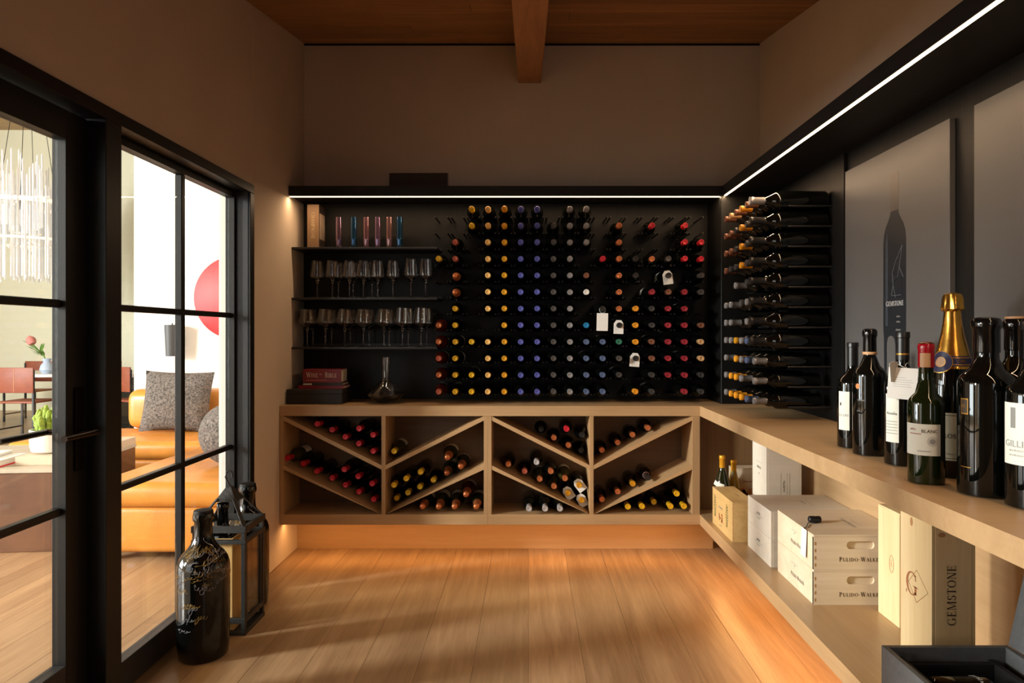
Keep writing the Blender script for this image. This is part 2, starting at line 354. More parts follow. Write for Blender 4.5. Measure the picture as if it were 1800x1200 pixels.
# ceiling planks, pitched up towards the back wall
ang = math.atan(CS)
ce = new('ceiling', None); ce.location = (0, YB, CZ0); ce.rotation_euler = (ang, 0, 0); tag(ce, kind='structure')
CPW = 0.135
L0 = (YB+1.4)/math.cos(ang)
ceil_me = {}
i = 0; yy = 0.0
while yy < L0:
    cuts = [XL-0.02, random.uniform(-1.0, 0.9), XR+0.02]
    for a, b in zip(cuts, cuts[1:]):
        o = new('ceiling_plank', boxme(-(b-a)/2+0.0007, (b-a)/2-0.0007, -CPW+0.0009, 0, 0, 0.02, CEILW, 0.0015), ce, ((a+b)/2, -yy, 0.0))
    yy += CPW
lbox('ceiling_backing', XL-0.2, XR+0.15, -L0, 0.1, 0.021, 0.08, mat('ceiling_board', (60, 40, 26), 0.9), ce)
bo = new('trim_2', boxme(-0.063, 0.077, -L0, 0.0, -0.238, -0.001, BEAMW, 0.004), None, (0, YB-0.004, CZ0), (ang, 0, 0)); tag(bo, kind='structure')

# ---- black soffit with its fascia, corner block and wall panels
sf = new('trim_3', None); tag(sf, kind='structure')
ZF = 2.119
box('soffit_board', XL, XS, YS, YB, ZS, ZS+0.018, BLACKWX, sf); box('fascia', XL, XS, YS, YS+0.018, ZS+0.018, ZF, BLACKWX, sf); box('top_board', XL, XS+0.02, YS+0.018, YB, ZF-0.018, ZF, BLACKWX, sf)
sf2 = new('trim_4', None); tag(sf2, kind='structure')
box('soffit_board', XS, XR, -1.3, YB, ZS, ZS+0.018, BLACKWX, sf2); box('fascia', XS, XS+0.018, -1.3, YB, ZS+0.018, ZF, BLACKWX, sf2); box('top_board', XS+0.018, XR, -1.3, YB, ZF-0.018, ZF, BLACKWX, sf2)
tag(box('trim_5', 1.094, XR, 3.875, YB, ZT, ZS, BLACKW, None, 0.002), kind='structure')       # black block filling the corner
tag(box('trim_6', XR-0.012, XR, -1.3, 3.875, ZT, ZS, BLACKW), kind='structure')               # black lining of the right wall
tag(box('trim_7', XL, 1.094, 4.05, 4.066, 0, 0.2215, OAKX), kind='structure')                 # toe board under the cabinets
tag(box('trim_8', 1.25, 1.266, -1.3, 4.05, 0, 0.2215, OAKY), kind='structure')
# small dark shadow line at ceiling edge
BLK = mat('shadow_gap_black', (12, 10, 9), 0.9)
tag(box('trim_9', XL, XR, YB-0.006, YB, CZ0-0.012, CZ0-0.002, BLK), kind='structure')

def led(name, x0, x1, y0, y1, z0, z1, label):
    t = thing(name, label, 'light strip', ((x0+x1)/2, (y0+y1)/2, z0))
    box('channel', x0, x1, y0, y1, z0+0.004, z1, BLACKM, t); 
    if x1-x0 > y1-y0: box('diffuser', x0, x1, y0+0.002, y1-0.002, z0, z0+0.004, LEDM, t)
    else: box('diffuser', x0+0.002, x1-0.002, y0, y1, z0, z0+0.004, LEDM, t)
    return t
led('led_strip', XL+0.005, XS-0.012, YS-0.0, YS+0.016, ZS-0.010, ZS, 'warm white light strip under the black ledge above the glass shelves')
led('led_strip', XS, XS+0.016, -1.25, YS-0.004, ZS-0.010, ZS, 'warm white light strip under the black ledge above the posters')

# ---- left wall opening: window, door leaf, second leaf
MU = 0.030
def glazing(root, y0, y1, zb, zt, xg, verticals, horiz, stile, rails, fm=FRAME):
    """sash with glazing bars; every pane a part"""
    d = 0.015
    box('stile', xg-d, xg+0.03, y0, y0+stile[0], 0.008, zt+rails[1], fm, root, 0.002); box('stile', xg-d, xg+0.03, y1-stile[1], y1, 0.008, zt+rails[1], fm, root, 0.002)
    box('bottom_rail', xg-d, xg+0.03, y0+stile[0], y1-stile[1], 0.008, zb, FRAMEG if fm is FRAME else fm, root, 0.002)
    box('top_rail', xg-d, xg+0.03, y0+stile[0], y1-stile[1], zt, zt+rails[1], fm, root, 0.002)
    ys = [y0+stile[0]]+list(verticals)+[y1-stile[1]]; zs_ = [zb]+list(horiz)+[zt]
    for v in verticals: box('glazing_bar', xg-0.014, xg+0.016, v-MU/2, v+MU/2, zb, zt, fm, root, 0.003)
    for h in horiz: box('glazing_bar', xg-0.013, xg+0.015, y0+stile[0], y1-stile[1], h-0.012, h+0.012, fm, root, 0.003)
    for a, b in zip(ys, ys[1:]):
        for c, e in zip(zs_, zs_[1:]): box('pane', xg-0.004, xg+0.004, a, b, c, e, WINPANE, root)
ZM1, ZM2 = 1.362, 0.722
w1 = new('window_1', None); tag(w1, kind='structure')
glazing(w1, 2.284, 3.341, 0.114, 1.935, -1.460, [2.858], [ZM2, ZM1], (0.02, 0.02), (0, 0.03))
# casing: head, far jamb, post between door and window, near jamb
cs = new('trim_10', None); tag(cs, kind='structure')
box('head', -1.476, XL+0.012, 0.10, 3.39, 1.965, DH, FRAME, cs, 0.002)
box('jamb', -1.476, XL+0.012, 3.341, 3.39, 0, 1.965, FRAME, cs, 0.002)
box('reveal_lining', -1.446, XL, 3.338, 3.341, 0.114, 1.965, FRAMEG, cs)
box('post', -1.476, XL+0.012, 2.199, 2.284, 0, 1.965, FRAME, cs, 0.002)
box('jamb', -1.476, XL+0.012, 0.10, 0.16, 0, 1.965, FRAME, cs, 0.002)
box('threshold', -1.50, -1.452, 2.284, 3.341, 0, 0.008, FRAME, cs)
HANDLE = mat('dark_bronze_handle', (40, 32, 28), 0.28, metal=0.9)
def door(name, y0, y1, handle_y, hd):
    d = new(name, None); tag(d, kind='structure')
    glazing(d, y0, y1, 0.25, 1.868, -1.450, [], [ZM2, ZM1], (0.10, 0.10), (0, 0.09))
    if handle_y:
        lbox('handle_plate', -1.419, -1.413, handle_y-0.018, handle_y+0.018, 0.84, 1.10, HANDLE, d, 0.001)
        for xs, ln, ex in ((-1.36, 0.15, -1.413), (-1.515, 0.20, -1.465)):
            lv = tube('lever', [(ex, handle_y, 0.960), (xs, handle_y, 0.960), (xs, handle_y+hd*0.03, 0.960), (xs, handle_y+hd*ln*0.5, 0.960), (xs, handle_y+hd*ln, 0.960)], [0.010, 0.010, 0.010, 0.010, 0.010], HANDLE, d, 10)
        lbox('handle_plate', -1.471, -1.465, handle_y-0.018, handle_y+0.018, 0.84, 1.10, HANDLE, d, 0.001)
door('door_1', 1.205, 2.197, 2.150, -1)
door('door_2', 0.205, 1.200, None, 1)

w2_ = new('added_window_behind', None); tag(w2_, kind='structure')  # unseen window, added for glints on the glasses and soft front light
for a, b, c, d in ((0.58, 0.60, 0.87, 2.13), (1.0, 1.02, 0.87, 2.13), (0.60, 1.0, 0.87, 0.89), (0.60, 1.0, 2.11, 2.13)): box('frame', a, b, -1.40, -1.34, c, d, FRAME, w2_)
box('pane', 0.60, 1.0, -1.375, -1.369, 0.89, 2.11, WINPANE, w2_)

# ---- living room beyond the glass
tag(box('wall_living_divider', -3.64, WO, 6.30, 6.45, 0, 4.9, WHITE_WALL), kind='structure')
tag(box('wall_living_back', -10.2, WO, 11.5, 11.6, 0, 4.9, GREEN_WALL), kind='structure')
wv = new('wall_living_side', None); tag(wv, kind='structure')
for a, b, c, d in ((-3.0, -1.35, 0, 4.9), (-0.15, 0.65, 0, 4.9), (4.55, 11.5, 0, 4.9), (0.65, 4.55, 0, 0.3), (0.65, 4.55, 2.8, 4.9), (-1.35, -0.15, 0, 2.2), (-1.35, -0.15, 4.4, 4.9)): box('wall_segment', -10.2, -9.9, a, b, c, d, WHITE_WALL, wv)
wf = new('wall_living_front', None); tag(wf, kind='structure')
for a, b, c, d in ((-9.9, -8.3, 0, 4.9), (-2.9, WO, 0, 4.9), (-8.3, -2.9, 0, 0.3), (-8.3, -2.9, 3.7, 4.9)): box('wall_segment', a, b, -3.0, -2.9, c, d, WHITE_WALL, wf)
cl = box('ceiling_living', -10.2, WO-0.012, -3.0, 11.6, 4.72, 4.80, wood('living_ceiling_wood', (176, 146, 106), (200, 170, 128), 'X', rough=0.6), None); tag(cl, kind='structure')
tag(box('wall_living_inner', WO-0.010, WO, -3.0, 3.36, DH+0.02, 4.72, WHITE_WALL), kind='structure')
tag(box('wall_living_side_upper', WO, WO+0.1, -3.0, 6.4, 3.3, 4.72, WHITE_WALL), kind='structure')
tag(box('wall_living_end', WO-0.1, WO, 6.45, 11.5, 0, 4.72, WHITE_WALL), kind='structure')
tag(box('wall_living_corner', WO-0.010, WO, -3.0, 0.10, 0, DH+0.02, WHITE_WALL), kind='structure')

# ================================================================== CABINETS AND WORKTOP
SL = 0.056
wt = thing('worktop', 'continuous L-shaped oak worktop running over the bottle racks and crate shelf', 'worktop', (0, YC, ZT-SL))
bm = bmesh.new()
pts = [(XL+0.002, YC), (XC, YC), (XC, -1.25), (XR-0.013, -1.25), (XR-0.013, 3.875), (1.094, 3.875), (1.094, YB-0.003), (XL+0.002, YB-0.003)]
A = [bm.verts.new((x, y-YC, 0)) for x, y in pts]; B = [bm.verts.new((x, y-YC, SL-0.0008)) for x, y in pts]
bm.faces.new(A[::-1]); bm.faces.new(B)
for k in range(len(pts)): bm.faces.new((A[k], A[(k+1)%8], B[(k+1)%8], B[k]))
new('worktop_board', finish(bm, OAKX), wt)
ZO1 = ZT-SL-0.001; ZO0 = 0.278                                    # opening of the racks
SH = 0.0215                                                       # shelf / side thickness
def rack(x0, x1, xo0, xd0, xd1, xo1, label):
    t = thing('wine_rack_cabinet', label, 'cabinet', ((x0+x1)/2, YC, 0.2215), 0, 'oak wine rack cabinets')
    box('side_panel', x0, xo0, YC, YB-0.14, ZO0, ZO1, OAKZ, t, 0.0008); box('side_panel', xo1, x1, YC, YB-0.14, ZO0, ZO1, OAKZ, t, 0.0008)
    box('bottom_board', x0, x1, YC, YB-0.14, 0.2215, ZO0, OAKX, t, 0.001)
    box('back_panel', xo0, xo1, 4.04-0.012, 4.04, ZO0, ZO1, wood('shaded_oak_back', (96, 70, 46), (116, 88, 60), 'X', rough=0.55, rnd=0.03), t)  # same oak, with the rack interior's shade put into a darker colour
    box('divider', xd0, xd1, YC+0.001, 4.028, ZO0, ZO1, OAKZ, t, 0.0008)
    zm = (ZO0+ZO1)/2; th = 0.0235
    for (a, b, s) in ((xo0, xd0, -1), (xd1, xo1, 1)):
        for (zl, zh) in ((zm, ZO1), (ZO0, zm)):
            za, zb_ = (zh, zl) if s < 0 else (zl, zh)                # z at a and at b
            me = prism([(a-t.location.x, za-t.location.z), (b-t.location.x, zb_-t.location.z), (b-t.location.x, zb_-th-t.location.z if zb_-th > ZO0-1e-6 else ZO0-t.location.z), (a-t.location.x, za-th-t.location.z if za-th > ZO0-1e-6 else ZO0-t.location.z)], 0.002, 4.028-YC, OAKX, 'Y')
            new('diagonal_shelf', me, t)
    return t
def X0(x): return (x-929)/1200*YC
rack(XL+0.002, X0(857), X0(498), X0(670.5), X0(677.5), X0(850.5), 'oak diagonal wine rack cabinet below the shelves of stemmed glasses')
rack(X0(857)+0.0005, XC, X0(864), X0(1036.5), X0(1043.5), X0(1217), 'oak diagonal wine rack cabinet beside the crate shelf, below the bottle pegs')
rs = thing('crate_shelf', 'long low oak shelf unit holding wooden wine crates along the poster wall', 'shelf', (1.17, 1.3, 0.2215))
box('bottom_board', XC, XR-0.013, -1.25, YC+0.13, 0.2215, 0.278, OAKY, rs, 0.001)
box('end_panel', XC, XR-0.013, YC+0.10, YC+0.13, 0.278, ZO1, wood('shaded_oak_end', (110, 82, 54), (130, 100, 68), 'Z', rough=0.55, rnd=0.03), rs)  # oak darkened here too, the corner's shade is in the colour
box('back_panel', XR-0.025, XR-0.013, -1.25, YC+0.10, 0.278, ZO1, OAKY, rs)

# ---- vent grille on the back wall
v0, v1 = px(685, 305, YB), px(787, 328, YB)
vg = thing('vent_grille', 'black slatted air vent low on the plaster wall above the ledge', 'vent', ((v0.x+v1.x)/2, YB-0.01, v1.z))
VM = mat('vent_black', (78, 66, 56), 0.6)
w2 = (v1.x-v0.x)/2; vh = v0.z-v1.z
lbox('backing', -w2, w2, 0.004, 0.009, 0, vh, BLK, vg)
for a, b, c, d in ((-w2, w2, 0, 0.005), (-w2, w2, vh-0.005, vh), (-w2, -w2+0.005, 0, vh), (w2-0.005, w2, 0, vh)): lbox('vent_frame', a, b, -0.004, 0.006, c, d, VM, vg)
for k in range(7): lbox('slat', -w2+0.005, w2-0.005, -0.003, 0.004, 0.008+k*(vh-0.012)/7, 0.0125+k*(vh-0.012)/7, mat('vent_slat', (104, 88, 74), 0.6), vg)

# ================================================================== BOTTLES
CAPS = {}
def cap(name, rgb, rough=0.34, metal=0.35): CAPS[name] = mat('capsule_'+name, rgb, rough, metal)
cap('yellow', (226, 178, 30), 0.4, 0.2); cap('cream gold', (238, 190, 112), 0.4, 0.3); cap('gold', (222, 158, 36), 0.36, 0.4)
cap('violet blue', (84, 88, 164), 0.4, 0.3); cap('slate blue', (84, 100, 136), 0.4, 0.3); cap('teal blue', (26, 122, 176), 0.4, 0.2); cap('dark grey', (78, 74, 72), 0.4, 0.3)
cap('pewter grey', (150, 148, 150), 0.36, 0.5); cap('copper', (206, 122, 76), 0.3, 0.6); cap('copper red', (184, 92, 70), 0.4, 0.3); cap('crimson', (196, 30, 48), 0.38, 0.15)
cap('dark red', (150, 40, 52), 0.38, 0.2); cap('black', (36, 34, 34), 0.35, 0.2); cap('white', (222, 220, 214), 0.5, 0.0); cap('brown', (128, 82, 62), 0.4, 0.3); cap('tan', (206, 160, 110), 0.45, 0.2)
cap('green', (44, 110, 88), 0.4, 0.2); cap('silver', (196, 194, 196), 0.34, 0.4); cap('orange', (224, 150, 36), 0.42, 0.15); cap('charcoal', (58, 56, 56), 0.4, 0.2)
def profile(kind, R, Hh):
    s = Hh/0.30
    nr = {'magnum': 0.0165, 'large': 0.028}.get(kind, 0.0138)
    if kind == 'burgundy':
        body = [(0, 0.008), (R*0.6, 0.003), (R*0.88, 0), (R, 0.008), (R, 0.150*s), (R*0.95, 0.168*s), (R*0.78, 0.190*s), (R*0.60, 0.210*s), (nr*1.22, 0.232*s), (nr, 0.248*s)]
    elif kind == 'champagne':
        body = [(0, 0.012), (R*0.6, 0.004), (R*0.88, 0), (R, 0.01), (R, 0.135*s), (R*0.96, 0.155*s), (R*0.80, 0.182*s), (R*0.60, 0.208*s), (nr*1.4, 0.235*s), (nr*1.1, 0.25*s)]
    else:
        body = [(0, 0.008), (R*0.6, 0.003), (R*0.9, 0), (R, 0.007), (R, 0.182*s), (R*0.975, 0.192*s), (R*0.88, 0.202*s), (R*0.66, 0.213*s), (nr*1.35, 0.226*s), (nr*1.06, 0.238*s), (nr, 0.25*s)]
    neck = [(nr, 0.282*s), (nr+0.0014, 0.284*s), (nr+0.0014, 0.296*s), (nr, 0.2985*s), (0, 0.2985*s)]
    return body+neck, nr, s
def capsule_prof(nr, s, kind, wax=False):
    if kind == 'champagne':
        return [(nr*1.1+0.009, 0.218*s), (nr*1.4+0.0012, 0.235*s), (nr*1.12+0.001, 0.252*s), (nr*1.1, 0.268*s), (nr+0.0026, 0.272*s), (nr+0.0034, 0.286*s), (nr+0.0022, 0.297*s), (nr*0.7, 0.303*s), (0, 0.304*s)]
    r = nr+0.0009
    if wax: return [(r, 0.225*s), (r+0.0005, 0.24*s), (r+0.0003, 0.278*s), (r+0.003, 0.284*s), (r+0.003, 0.294*s), (r, 0.300*s), (r*0.6, 0.3025*s), (0, 0.303*s)]
    return [(r, 0.240*s), (r, 0.281*s), (r+0.0016, 0.283*s), (r+0.0016, 0.297*s), (r+0.0002, 0.2995*s), (r*0.62, 0.2999*s), (r*0.56, 0.2993*s), (0, 0.2993*s)]
BM_CACHE = {}
def bottle_mesh(kind, R, Hh, gm, n=20):
    k = (kind, R, Hh, gm.name, n)
    if k not in BM_CACHE: BM_CACHE[k] = lathe(profile(kind, R, Hh)[0], gm, n, smooth=50)
    return BM_CACHE[k]
def cap_mesh(kind, R, Hh, cm, n=16, wax=False):
    k = ('cap', kind, R, Hh, cm.name, n, wax)
    if k not in BM_CACHE:
        _, nr, s = profile(kind, R, Hh); BM_CACHE[k] = lathe(capsule_prof(nr, s, kind, wax), cm, n, cap0=False, smooth=40)
    return BM_CACHE[k]
def curved_label(R, z0, z1, a0, a1, m, n=14, off=0.0006):
    bm = bmesh.new(); r = R+off
    lo = [bm.verts.new((r*math.cos(a0+(a1-a0)*i/n), r*math.sin(a0+(a1-a0)*i/n), z0)) for i in range(n+1)]
    hi = [bm.verts.new((v.co.x, v.co.y, z1)) for v in lo]
    for i in range(n): bm.faces.new((lo[i], lo[i+1], hi[i+1], hi[i]))
    me = finish(bm, m, 60); return me
KINDS = {'bordeaux': (0.0372, 0.300), 'burgundy': (0.0385, 0.298), 'champagne': (0.0415, 0.302), 'magnum': (0.046, 0.352)}
LABME = {}
def bottle(kind, capname, label, group, loc, rot, gm=BGLASS, paper=False, name='wine_bottle', R=None, wax=False):
    R0, Hh = KINDS[kind]
    o = new(name, bottle_mesh(kind, R0, Hh, gm), None, loc, rot); tag(o, label, 'bottle', group)
    new('capsule', cap_mesh(kind, R0, Hh, CAPS[capname], 16, wax), o)
    if paper:
        k = (kind, paper)
        if k not in LABME: LABME[k] = curved_label(R0, 0.06, 0.135, 0.2, 2.6, LABEL)
        new('paper_label', LABME[k], o)
    return o
def tag_on_neck(o, along, w, h, tilt=0.0, style='hang', zdir=Vector((0, 0, -1))):
    """paper tag threaded on the neck of a bottle that lies with its mouth towards the room (built in world axes, then handed to the bottle)"""
    Mi = (Matrix.Translation(o.location) @ o.rotation_euler.to_matrix().to_4x4()).inverted()
    R = o.rotation_euler.to_matrix(); tip = o.location+R @ Vector((0, 0, along))
    bm = bmesh.new()
    if style == 'hang':
        addbox(bm, -w/2, w/2, -0.0006, 0.0006, -h-0.025, -0.025)
    else:
        pts = [(-w/2, -h*0.62), (w/2, -h*0.62), (w/2, h*0.12), (w*0.25, h*0.38), (-w*0.25, h*0.38), (-w/2, h*0.12)]
        A = [bm.verts.new((x, -0.0006, z)) for x, z in pts]; B = [bm.verts.new((x, 0.0006, z)) for x, z in pts]
        bm.faces.new(A); bm.faces.new(B[::-1])
        for k in range(6): bm.faces.new((A[k], B[k], B[(k+1)%6], A[(k+1)%6]))
    bmesh.ops.transform(bm, matrix=Mi @ Matrix.Translation(tip) @ Matrix.Rotation(tilt, 4, 'Y'), verts=bm.verts)
    new('paper_tag', finish(bm, TAGM), o)
    if style == 'hang':
        b2 = bmesh.new(); addtube(b2, [Mi @ (tip+Vector((0.018*math.cos(a), 0, 0.018*math.sin(a)-0.006))) for a in [PI*2*k/14 for k in range(15)]], 0.0008, 5)
        new('tag_string', finish(b2, TAGM, 50), o)

# ---- peg wall behind: black panel, pegs, bottles with the neck towards the room
YTIP = 3.85; SX = 1200/YTIP; NC, NR = 17, 12
def gx(c): return (771-929+28.9*c)/SX
def gz(r): return H+(589-367-29.22*r)/SX
pp = thing('peg_panel', 'black wooden panel with rows of bottle pegs between ledge and worktop', 'wall panel', (0, YB-0.012, ZT))
lbox('panel', XL+0.001, 1.0935, -0.002, 0.0115, 0.0005, ZS-ZT-0.0005, BLACKW, pp)
grid = {}
def put(r, s):
    for k, v in s.items(): grid[(k, r)] = v
Yw, Cg, Go, Vb, Dg, Pg, Co, Cr, Re, Dr, Bk, Sl = 'yellow','cream gold','gold','violet blue','dark grey','pewter grey','copper','copper red','crimson','dark red','black','slate blue'
base = {3: Cg, 4: Go, 5: Vb, 6: Vb, 7: Dg, 8: Pg}
for r in range(12): put(r, base)
del grid[(7, 0)]; del grid[(3, 7)]
put(0, {2: Yw, 9: Pg}); put(1, {2: Yw, 9: Pg, 11: Co, 13: Re, 15: Re}); put(2, {1: Cr, 9: Pg, 11: Co, 15: Re, 16: Re})
put(3, {0: Yw, 1: Cr, 10: Re, 11: Co, 12: Bk, 13: Co, 14: Dg, 15: Re, 16: Re})
put(4, {1: 'CH', 9: 'brown', 11: Co, 12: Bk, 14: Bk, 16: Dg}); put(5, {1: 'CH', 9: 'white', 11: Co, 13: Dr, 14: 'brown', 15: Dr, 16: Dg})
put(6, {1: Yw, 10: Bk, 11: Co, 12: 'orange', 13: 'charcoal', 14: Dr, 15: Dr}); put(7, {0: Co, 1: Yw, 9: 'teal blue', 11: Bk, 12: 'orange', 13: 'charcoal', 14: Dr, 15: Dr, 16: 'brown'})
put(8, {0: Co, 1: Yw, 2: Yw, 9: Sl, 10: Sl, 11: 'green', 12: 'orange', 13: 'brown', 14: Dr, 15: Dr, 16: 'tan'})
put(9, {0: Cr, 1: Yw, 9: Sl, 10: Sl, 11: Dg, 12: Bk, 13: 'brown', 14: Dr, 15: Dr, 16: 'tan'})
put(10, {0: Co, 1: Yw, 2: Yw, 9: Sl, 10: Sl, 11: 'charcoal', 13: 'charcoal', 14: Dr, 15: Dr, 16: 'charcoal'})
put(11, {0: Cr, 1: Yw, 2: Yw, 9: Sl, 10: Sl, 12: 'orange', 13: 'charcoal', 15: Dr, 16: 'charcoal'})
peg_me = lathe([(0.0052, 0), (0.0052, 0.196), (0.004, 0.2), (0, 0.2)], BLACKM, 8)
hidden = bmesh.new()
for r in range(NR):
    for c in range(NC):
        for s in (-1, 1):
            x = gx(c)+s*(0.0398 if grid.get((c, r)) == 'CH' else 0.036); z = gz(r)-0.026-ZT
            if (c, r) in grid:
                addtube(hidden, [(x, -0.002, z), (x, -0.2, z)], 0.0052, 6)
            else:
                new('bottle_peg', peg_me, pp, (x, -0.002, z), (PI/2, 0, 0))
tag(new('bottle_pegs', finish(hidden, BLACKM, 50), pp), kind='stuff')
rnd = random.Random(3)
for (c, r), cn in sorted(grid.items(), key=lambda t: (t[0][1], t[0][0])):
    kind = 'bordeaux'; gm = BGLASS
    if cn == 'CH': kind, cn2 = 'champagne', 'copper'
    else: cn2 = cn
    if c in (3, 4, 11) and cn != 'CH': kind = 'burgundy'
    if c == 0 and r >= 7: gm = REDG
    if c == 1 and r >= 6: gm = BGLASS
    Hh = KINDS[kind][1]
    row = NR-r
    lab = f"{cn2}-capped bottle, {ORD[c+1]} peg column from the glass shelves, {ORD[row]} row above the worktop"
    yb = YTIP+Hh+rnd.uniform(-0.006, 0.006)
    o = bottle(kind, cn2, lab, 'bottles on the back peg wall', (gx(c)+rnd.uniform(-0.0005, 0.0005), min(yb, 4.162), gz(r)+rnd.uniform(0.0, 0.001)), (PI/2, rnd.uniform(-3, 3), 0), gm,
               paper=(c >= 9 and (c+r) % 3 == 0 or c <= 2 and r > 5))
    if (c, r) == (10, 6): tag_on_neck(o, 0.285, 0.064, 0.100, 0.02)
    if (c, r) in ((11, 7), (12, 9), (14, 4)): tag_on_neck(o, 0.262, 0.056, 0.078, {11: 0.03, 12: 0.08, 14: -0.12}[c], 'collar')

# ---- peg panel on the right wall, bottles with the neck towards the middle of the room
CY = [3.66, 3.56, 3.46, 3.36, 3.26, 3.16]
def rz_(r): return 1.886-0.0925*r
p2 = thing('peg_panel', 'black bottle peg panel on the side wall beside the grey posters', 'wall panel', (XR-0.012, 3.4, ZT))
lbox('panel', -0.016, -0.0005, -0.40, 0.47, 0.0005, ZS-ZT-0.0005, BLACKW, p2)
side = {0: {0:'brown',1:'brown',2:'brown',3:'brown',5:Pg,6:Pg,7:Pg,8:Pg,9:Pg,10:Pg}, 1: {0:'tan',1:'brown',2:'brown',3:'charcoal',5:Pg,6:Pg,7:Pg,9:'orange',10:'orange'},
        2: {0:'brown',1:'charcoal',2:'charcoal',3:'charcoal',4:Pg,7:'gold',8:'orange',9:'orange',10:'orange'}, 3: {0:'orange',1:'orange',2:'orange',3:'orange',5:Dg,7:Pg,8:Pg,9:Pg,10:'orange'},
        4: {0:'brown',1:'charcoal',2:'charcoal',3:'charcoal',4:'charcoal',5:Pg,6:Pg,7:Sl,8:Sl,10:Sl}, 5: {0:'pewter grey',1:'black',2:'black',3:'black',4:'black',5:'black',6:'black',7:'black',8:Pg,9:Pg,10:Pg}}
for c in range(6):
    for r in range(11):
        for s in (-1, 1):
            new('bottle_peg', peg_me, p2, (-0.016, CY[c]-3.4+s*(0.0418 if c == 5 and r < 8 else 0.036), rz_(r)-(0.031 if c == 5 and r < 8 else 0.026)-ZT), (0, -PI/2, 0))
for c in range(6):
    for r, cn in side[c].items():
        kind = 'magnum' if (c == 5 and r < 8) else 'bordeaux'
        Hh = KINDS[kind][1]; tipx = 1.022 if kind == 'magnum' else (1.040 if c == 5 else 1.052-0.004*c)
        lab = f"{cn}-capped bottle, side wall pegs, {ORD[c+1]} column from the corner, {ORD[11-r]} row above worktop"
        o = bottle(kind, cn, lab, 'bottles on the side peg wall', (tipx+Hh, CY[c], rz_(r)), (0, -PI/2, 0), BGLASS, paper=False)
        o.rotation_euler.x = 0
        if (c, r) == (4, 6):
            new('paper_label', curved_label(KINDS[kind][0], 0.20, 0.235, -2.4, -0.7, TAGM) if False else curved_label(KINDS[kind][0], 0.10, 0.15, PI, PI*1.9, TAGM), o)

# ---- bottles lying in the diagonal racks
def z6(x, y): return (480+x/4.737, 700+y/4.737)
def z7(x, y): return (850+x/4.5, 700+y/4.5)
ZMID = (ZO0+ZO1)/2; xo = [(X0(498), X0(670.5)), (X0(677.5), X0(850.5)), (X0(864), X0(1036.5)), (X0(1043.5), X0(1217))]
def shelf_line(comp, level):
    """(point, unit normal) of the surface that carries compartment comp, level 0 top, 1 middle, 2 floor"""
    if level == 2: return Vector((0, ZO0)), Vector((0, 1))
    a, b = xo[comp]; zl, zh = (ZMID, ZO1) if level == 0 else (ZO0, ZMID)
    P, Q = (Vector((a, zh)), Vector((b, zl))) if comp in (0, 2) else (Vector((a, zl)), Vector((b, zh)))
    d = (Q-P).normalized(); n = Vector((-d.y, d.x)); return P, n
RB = []
def rk(comp, level, z, lst, cn, kind='bordeaux', yaw=0.0, gm=BGLASS, Y=3.80, rest=True, tags=()):
    for i, (x, y) in enumerate(lst): RB.append((comp, level, z(x, y), cn, kind, yaw, gm, Y, rest, i in tags))
rk(0, 0, z6, [(366,215)], 'crimson', yaw=0.08); rk(0, 0, z6, [(490,262),(600,322),(712,378),(832,440)], 'crimson', yaw=0.07); rk(0, 0, z6, [(715,252),(832,305)], 'crimson', yaw=0.06)
rk(0, 1, z6, [(115,498)], 'crimson', yaw=0.12, gm=OLIVEG); rk(0, 1, z6, [(250,545)], 'crimson', yaw=0.10); rk(0, 1, z6, [(362,608)], 'crimson', yaw=0.09); rk(0, 1, z6, [(490,665),(602,722),(714,778),(836,843)], 'crimson', yaw=0.07); rk(0, 1, z6, [(592,592),(707,650),(824,710)], 'crimson', yaw=0.07)
rk(1, 0, z6, [(995,440)], 'yellow', 'burgundy', gm=OLIVEG)
rk(1, 1, z6, [(995,722),(1108,668),(1228,612),(1335,680),(1220,738),(1108,795),(995,848)], 'yellow', 'bordeaux')
rk(1, 1, z6, [(1450,492),(1445,622),(1562,568)], 'copper', 'champagne', gm=GGLASS)
rk(1, 2, z6, [(1243,903),(1378,903),(1513,903),(1690,903)], 'copper', 'champagne', gm=GGLASS); rk(1, 2, z6, [(1605,805)], 'copper', 'champagne', gm=REDG)
rk(2, 0, z7, [(455,245),(785,290),(785,420)], 'black'); rk(2, 0, z7, [(557,313),(672,372)], 'copper'); rk(2, 0, z7, [(658,242)], 'crimson')
rk(2, 1, z7, [(195,522),(533,577)], 'copper'); rk(2, 1, z7, [(325,578)], 'copper red'); rk(2, 1, z7, [(420,505)], 'silver', 'burgundy')
rk(2, 1, z7, [(445,640),(558,697),(645,633)], 'copper', 'burgundy', gm=OLIVEG); rk(2, 1, z7, [(757,688),(668,750),(777,808)], 'gold', tags=(0, 1, 2))
rk(2, 2, z7, [(360,903),(488,905),(605,902)], 'silver', Y=3.735)
rk(3, 0, z7, [(937,410),(1062,350),(1180,288),(1303,235)], 'copper'); rk(3, 1, z7, [(938,800),(1062,738)], 'copper'); rk(3, 1, z7, [(1182,675)], 'gold'); rk(3, 1, z7, [(1303,628)], 'black')
rk(3, 2, z7, [(1143,858),(1255,855),(1477,855),(1585,855),(1365,820),(1530,755)], 'yellow')
placed = []
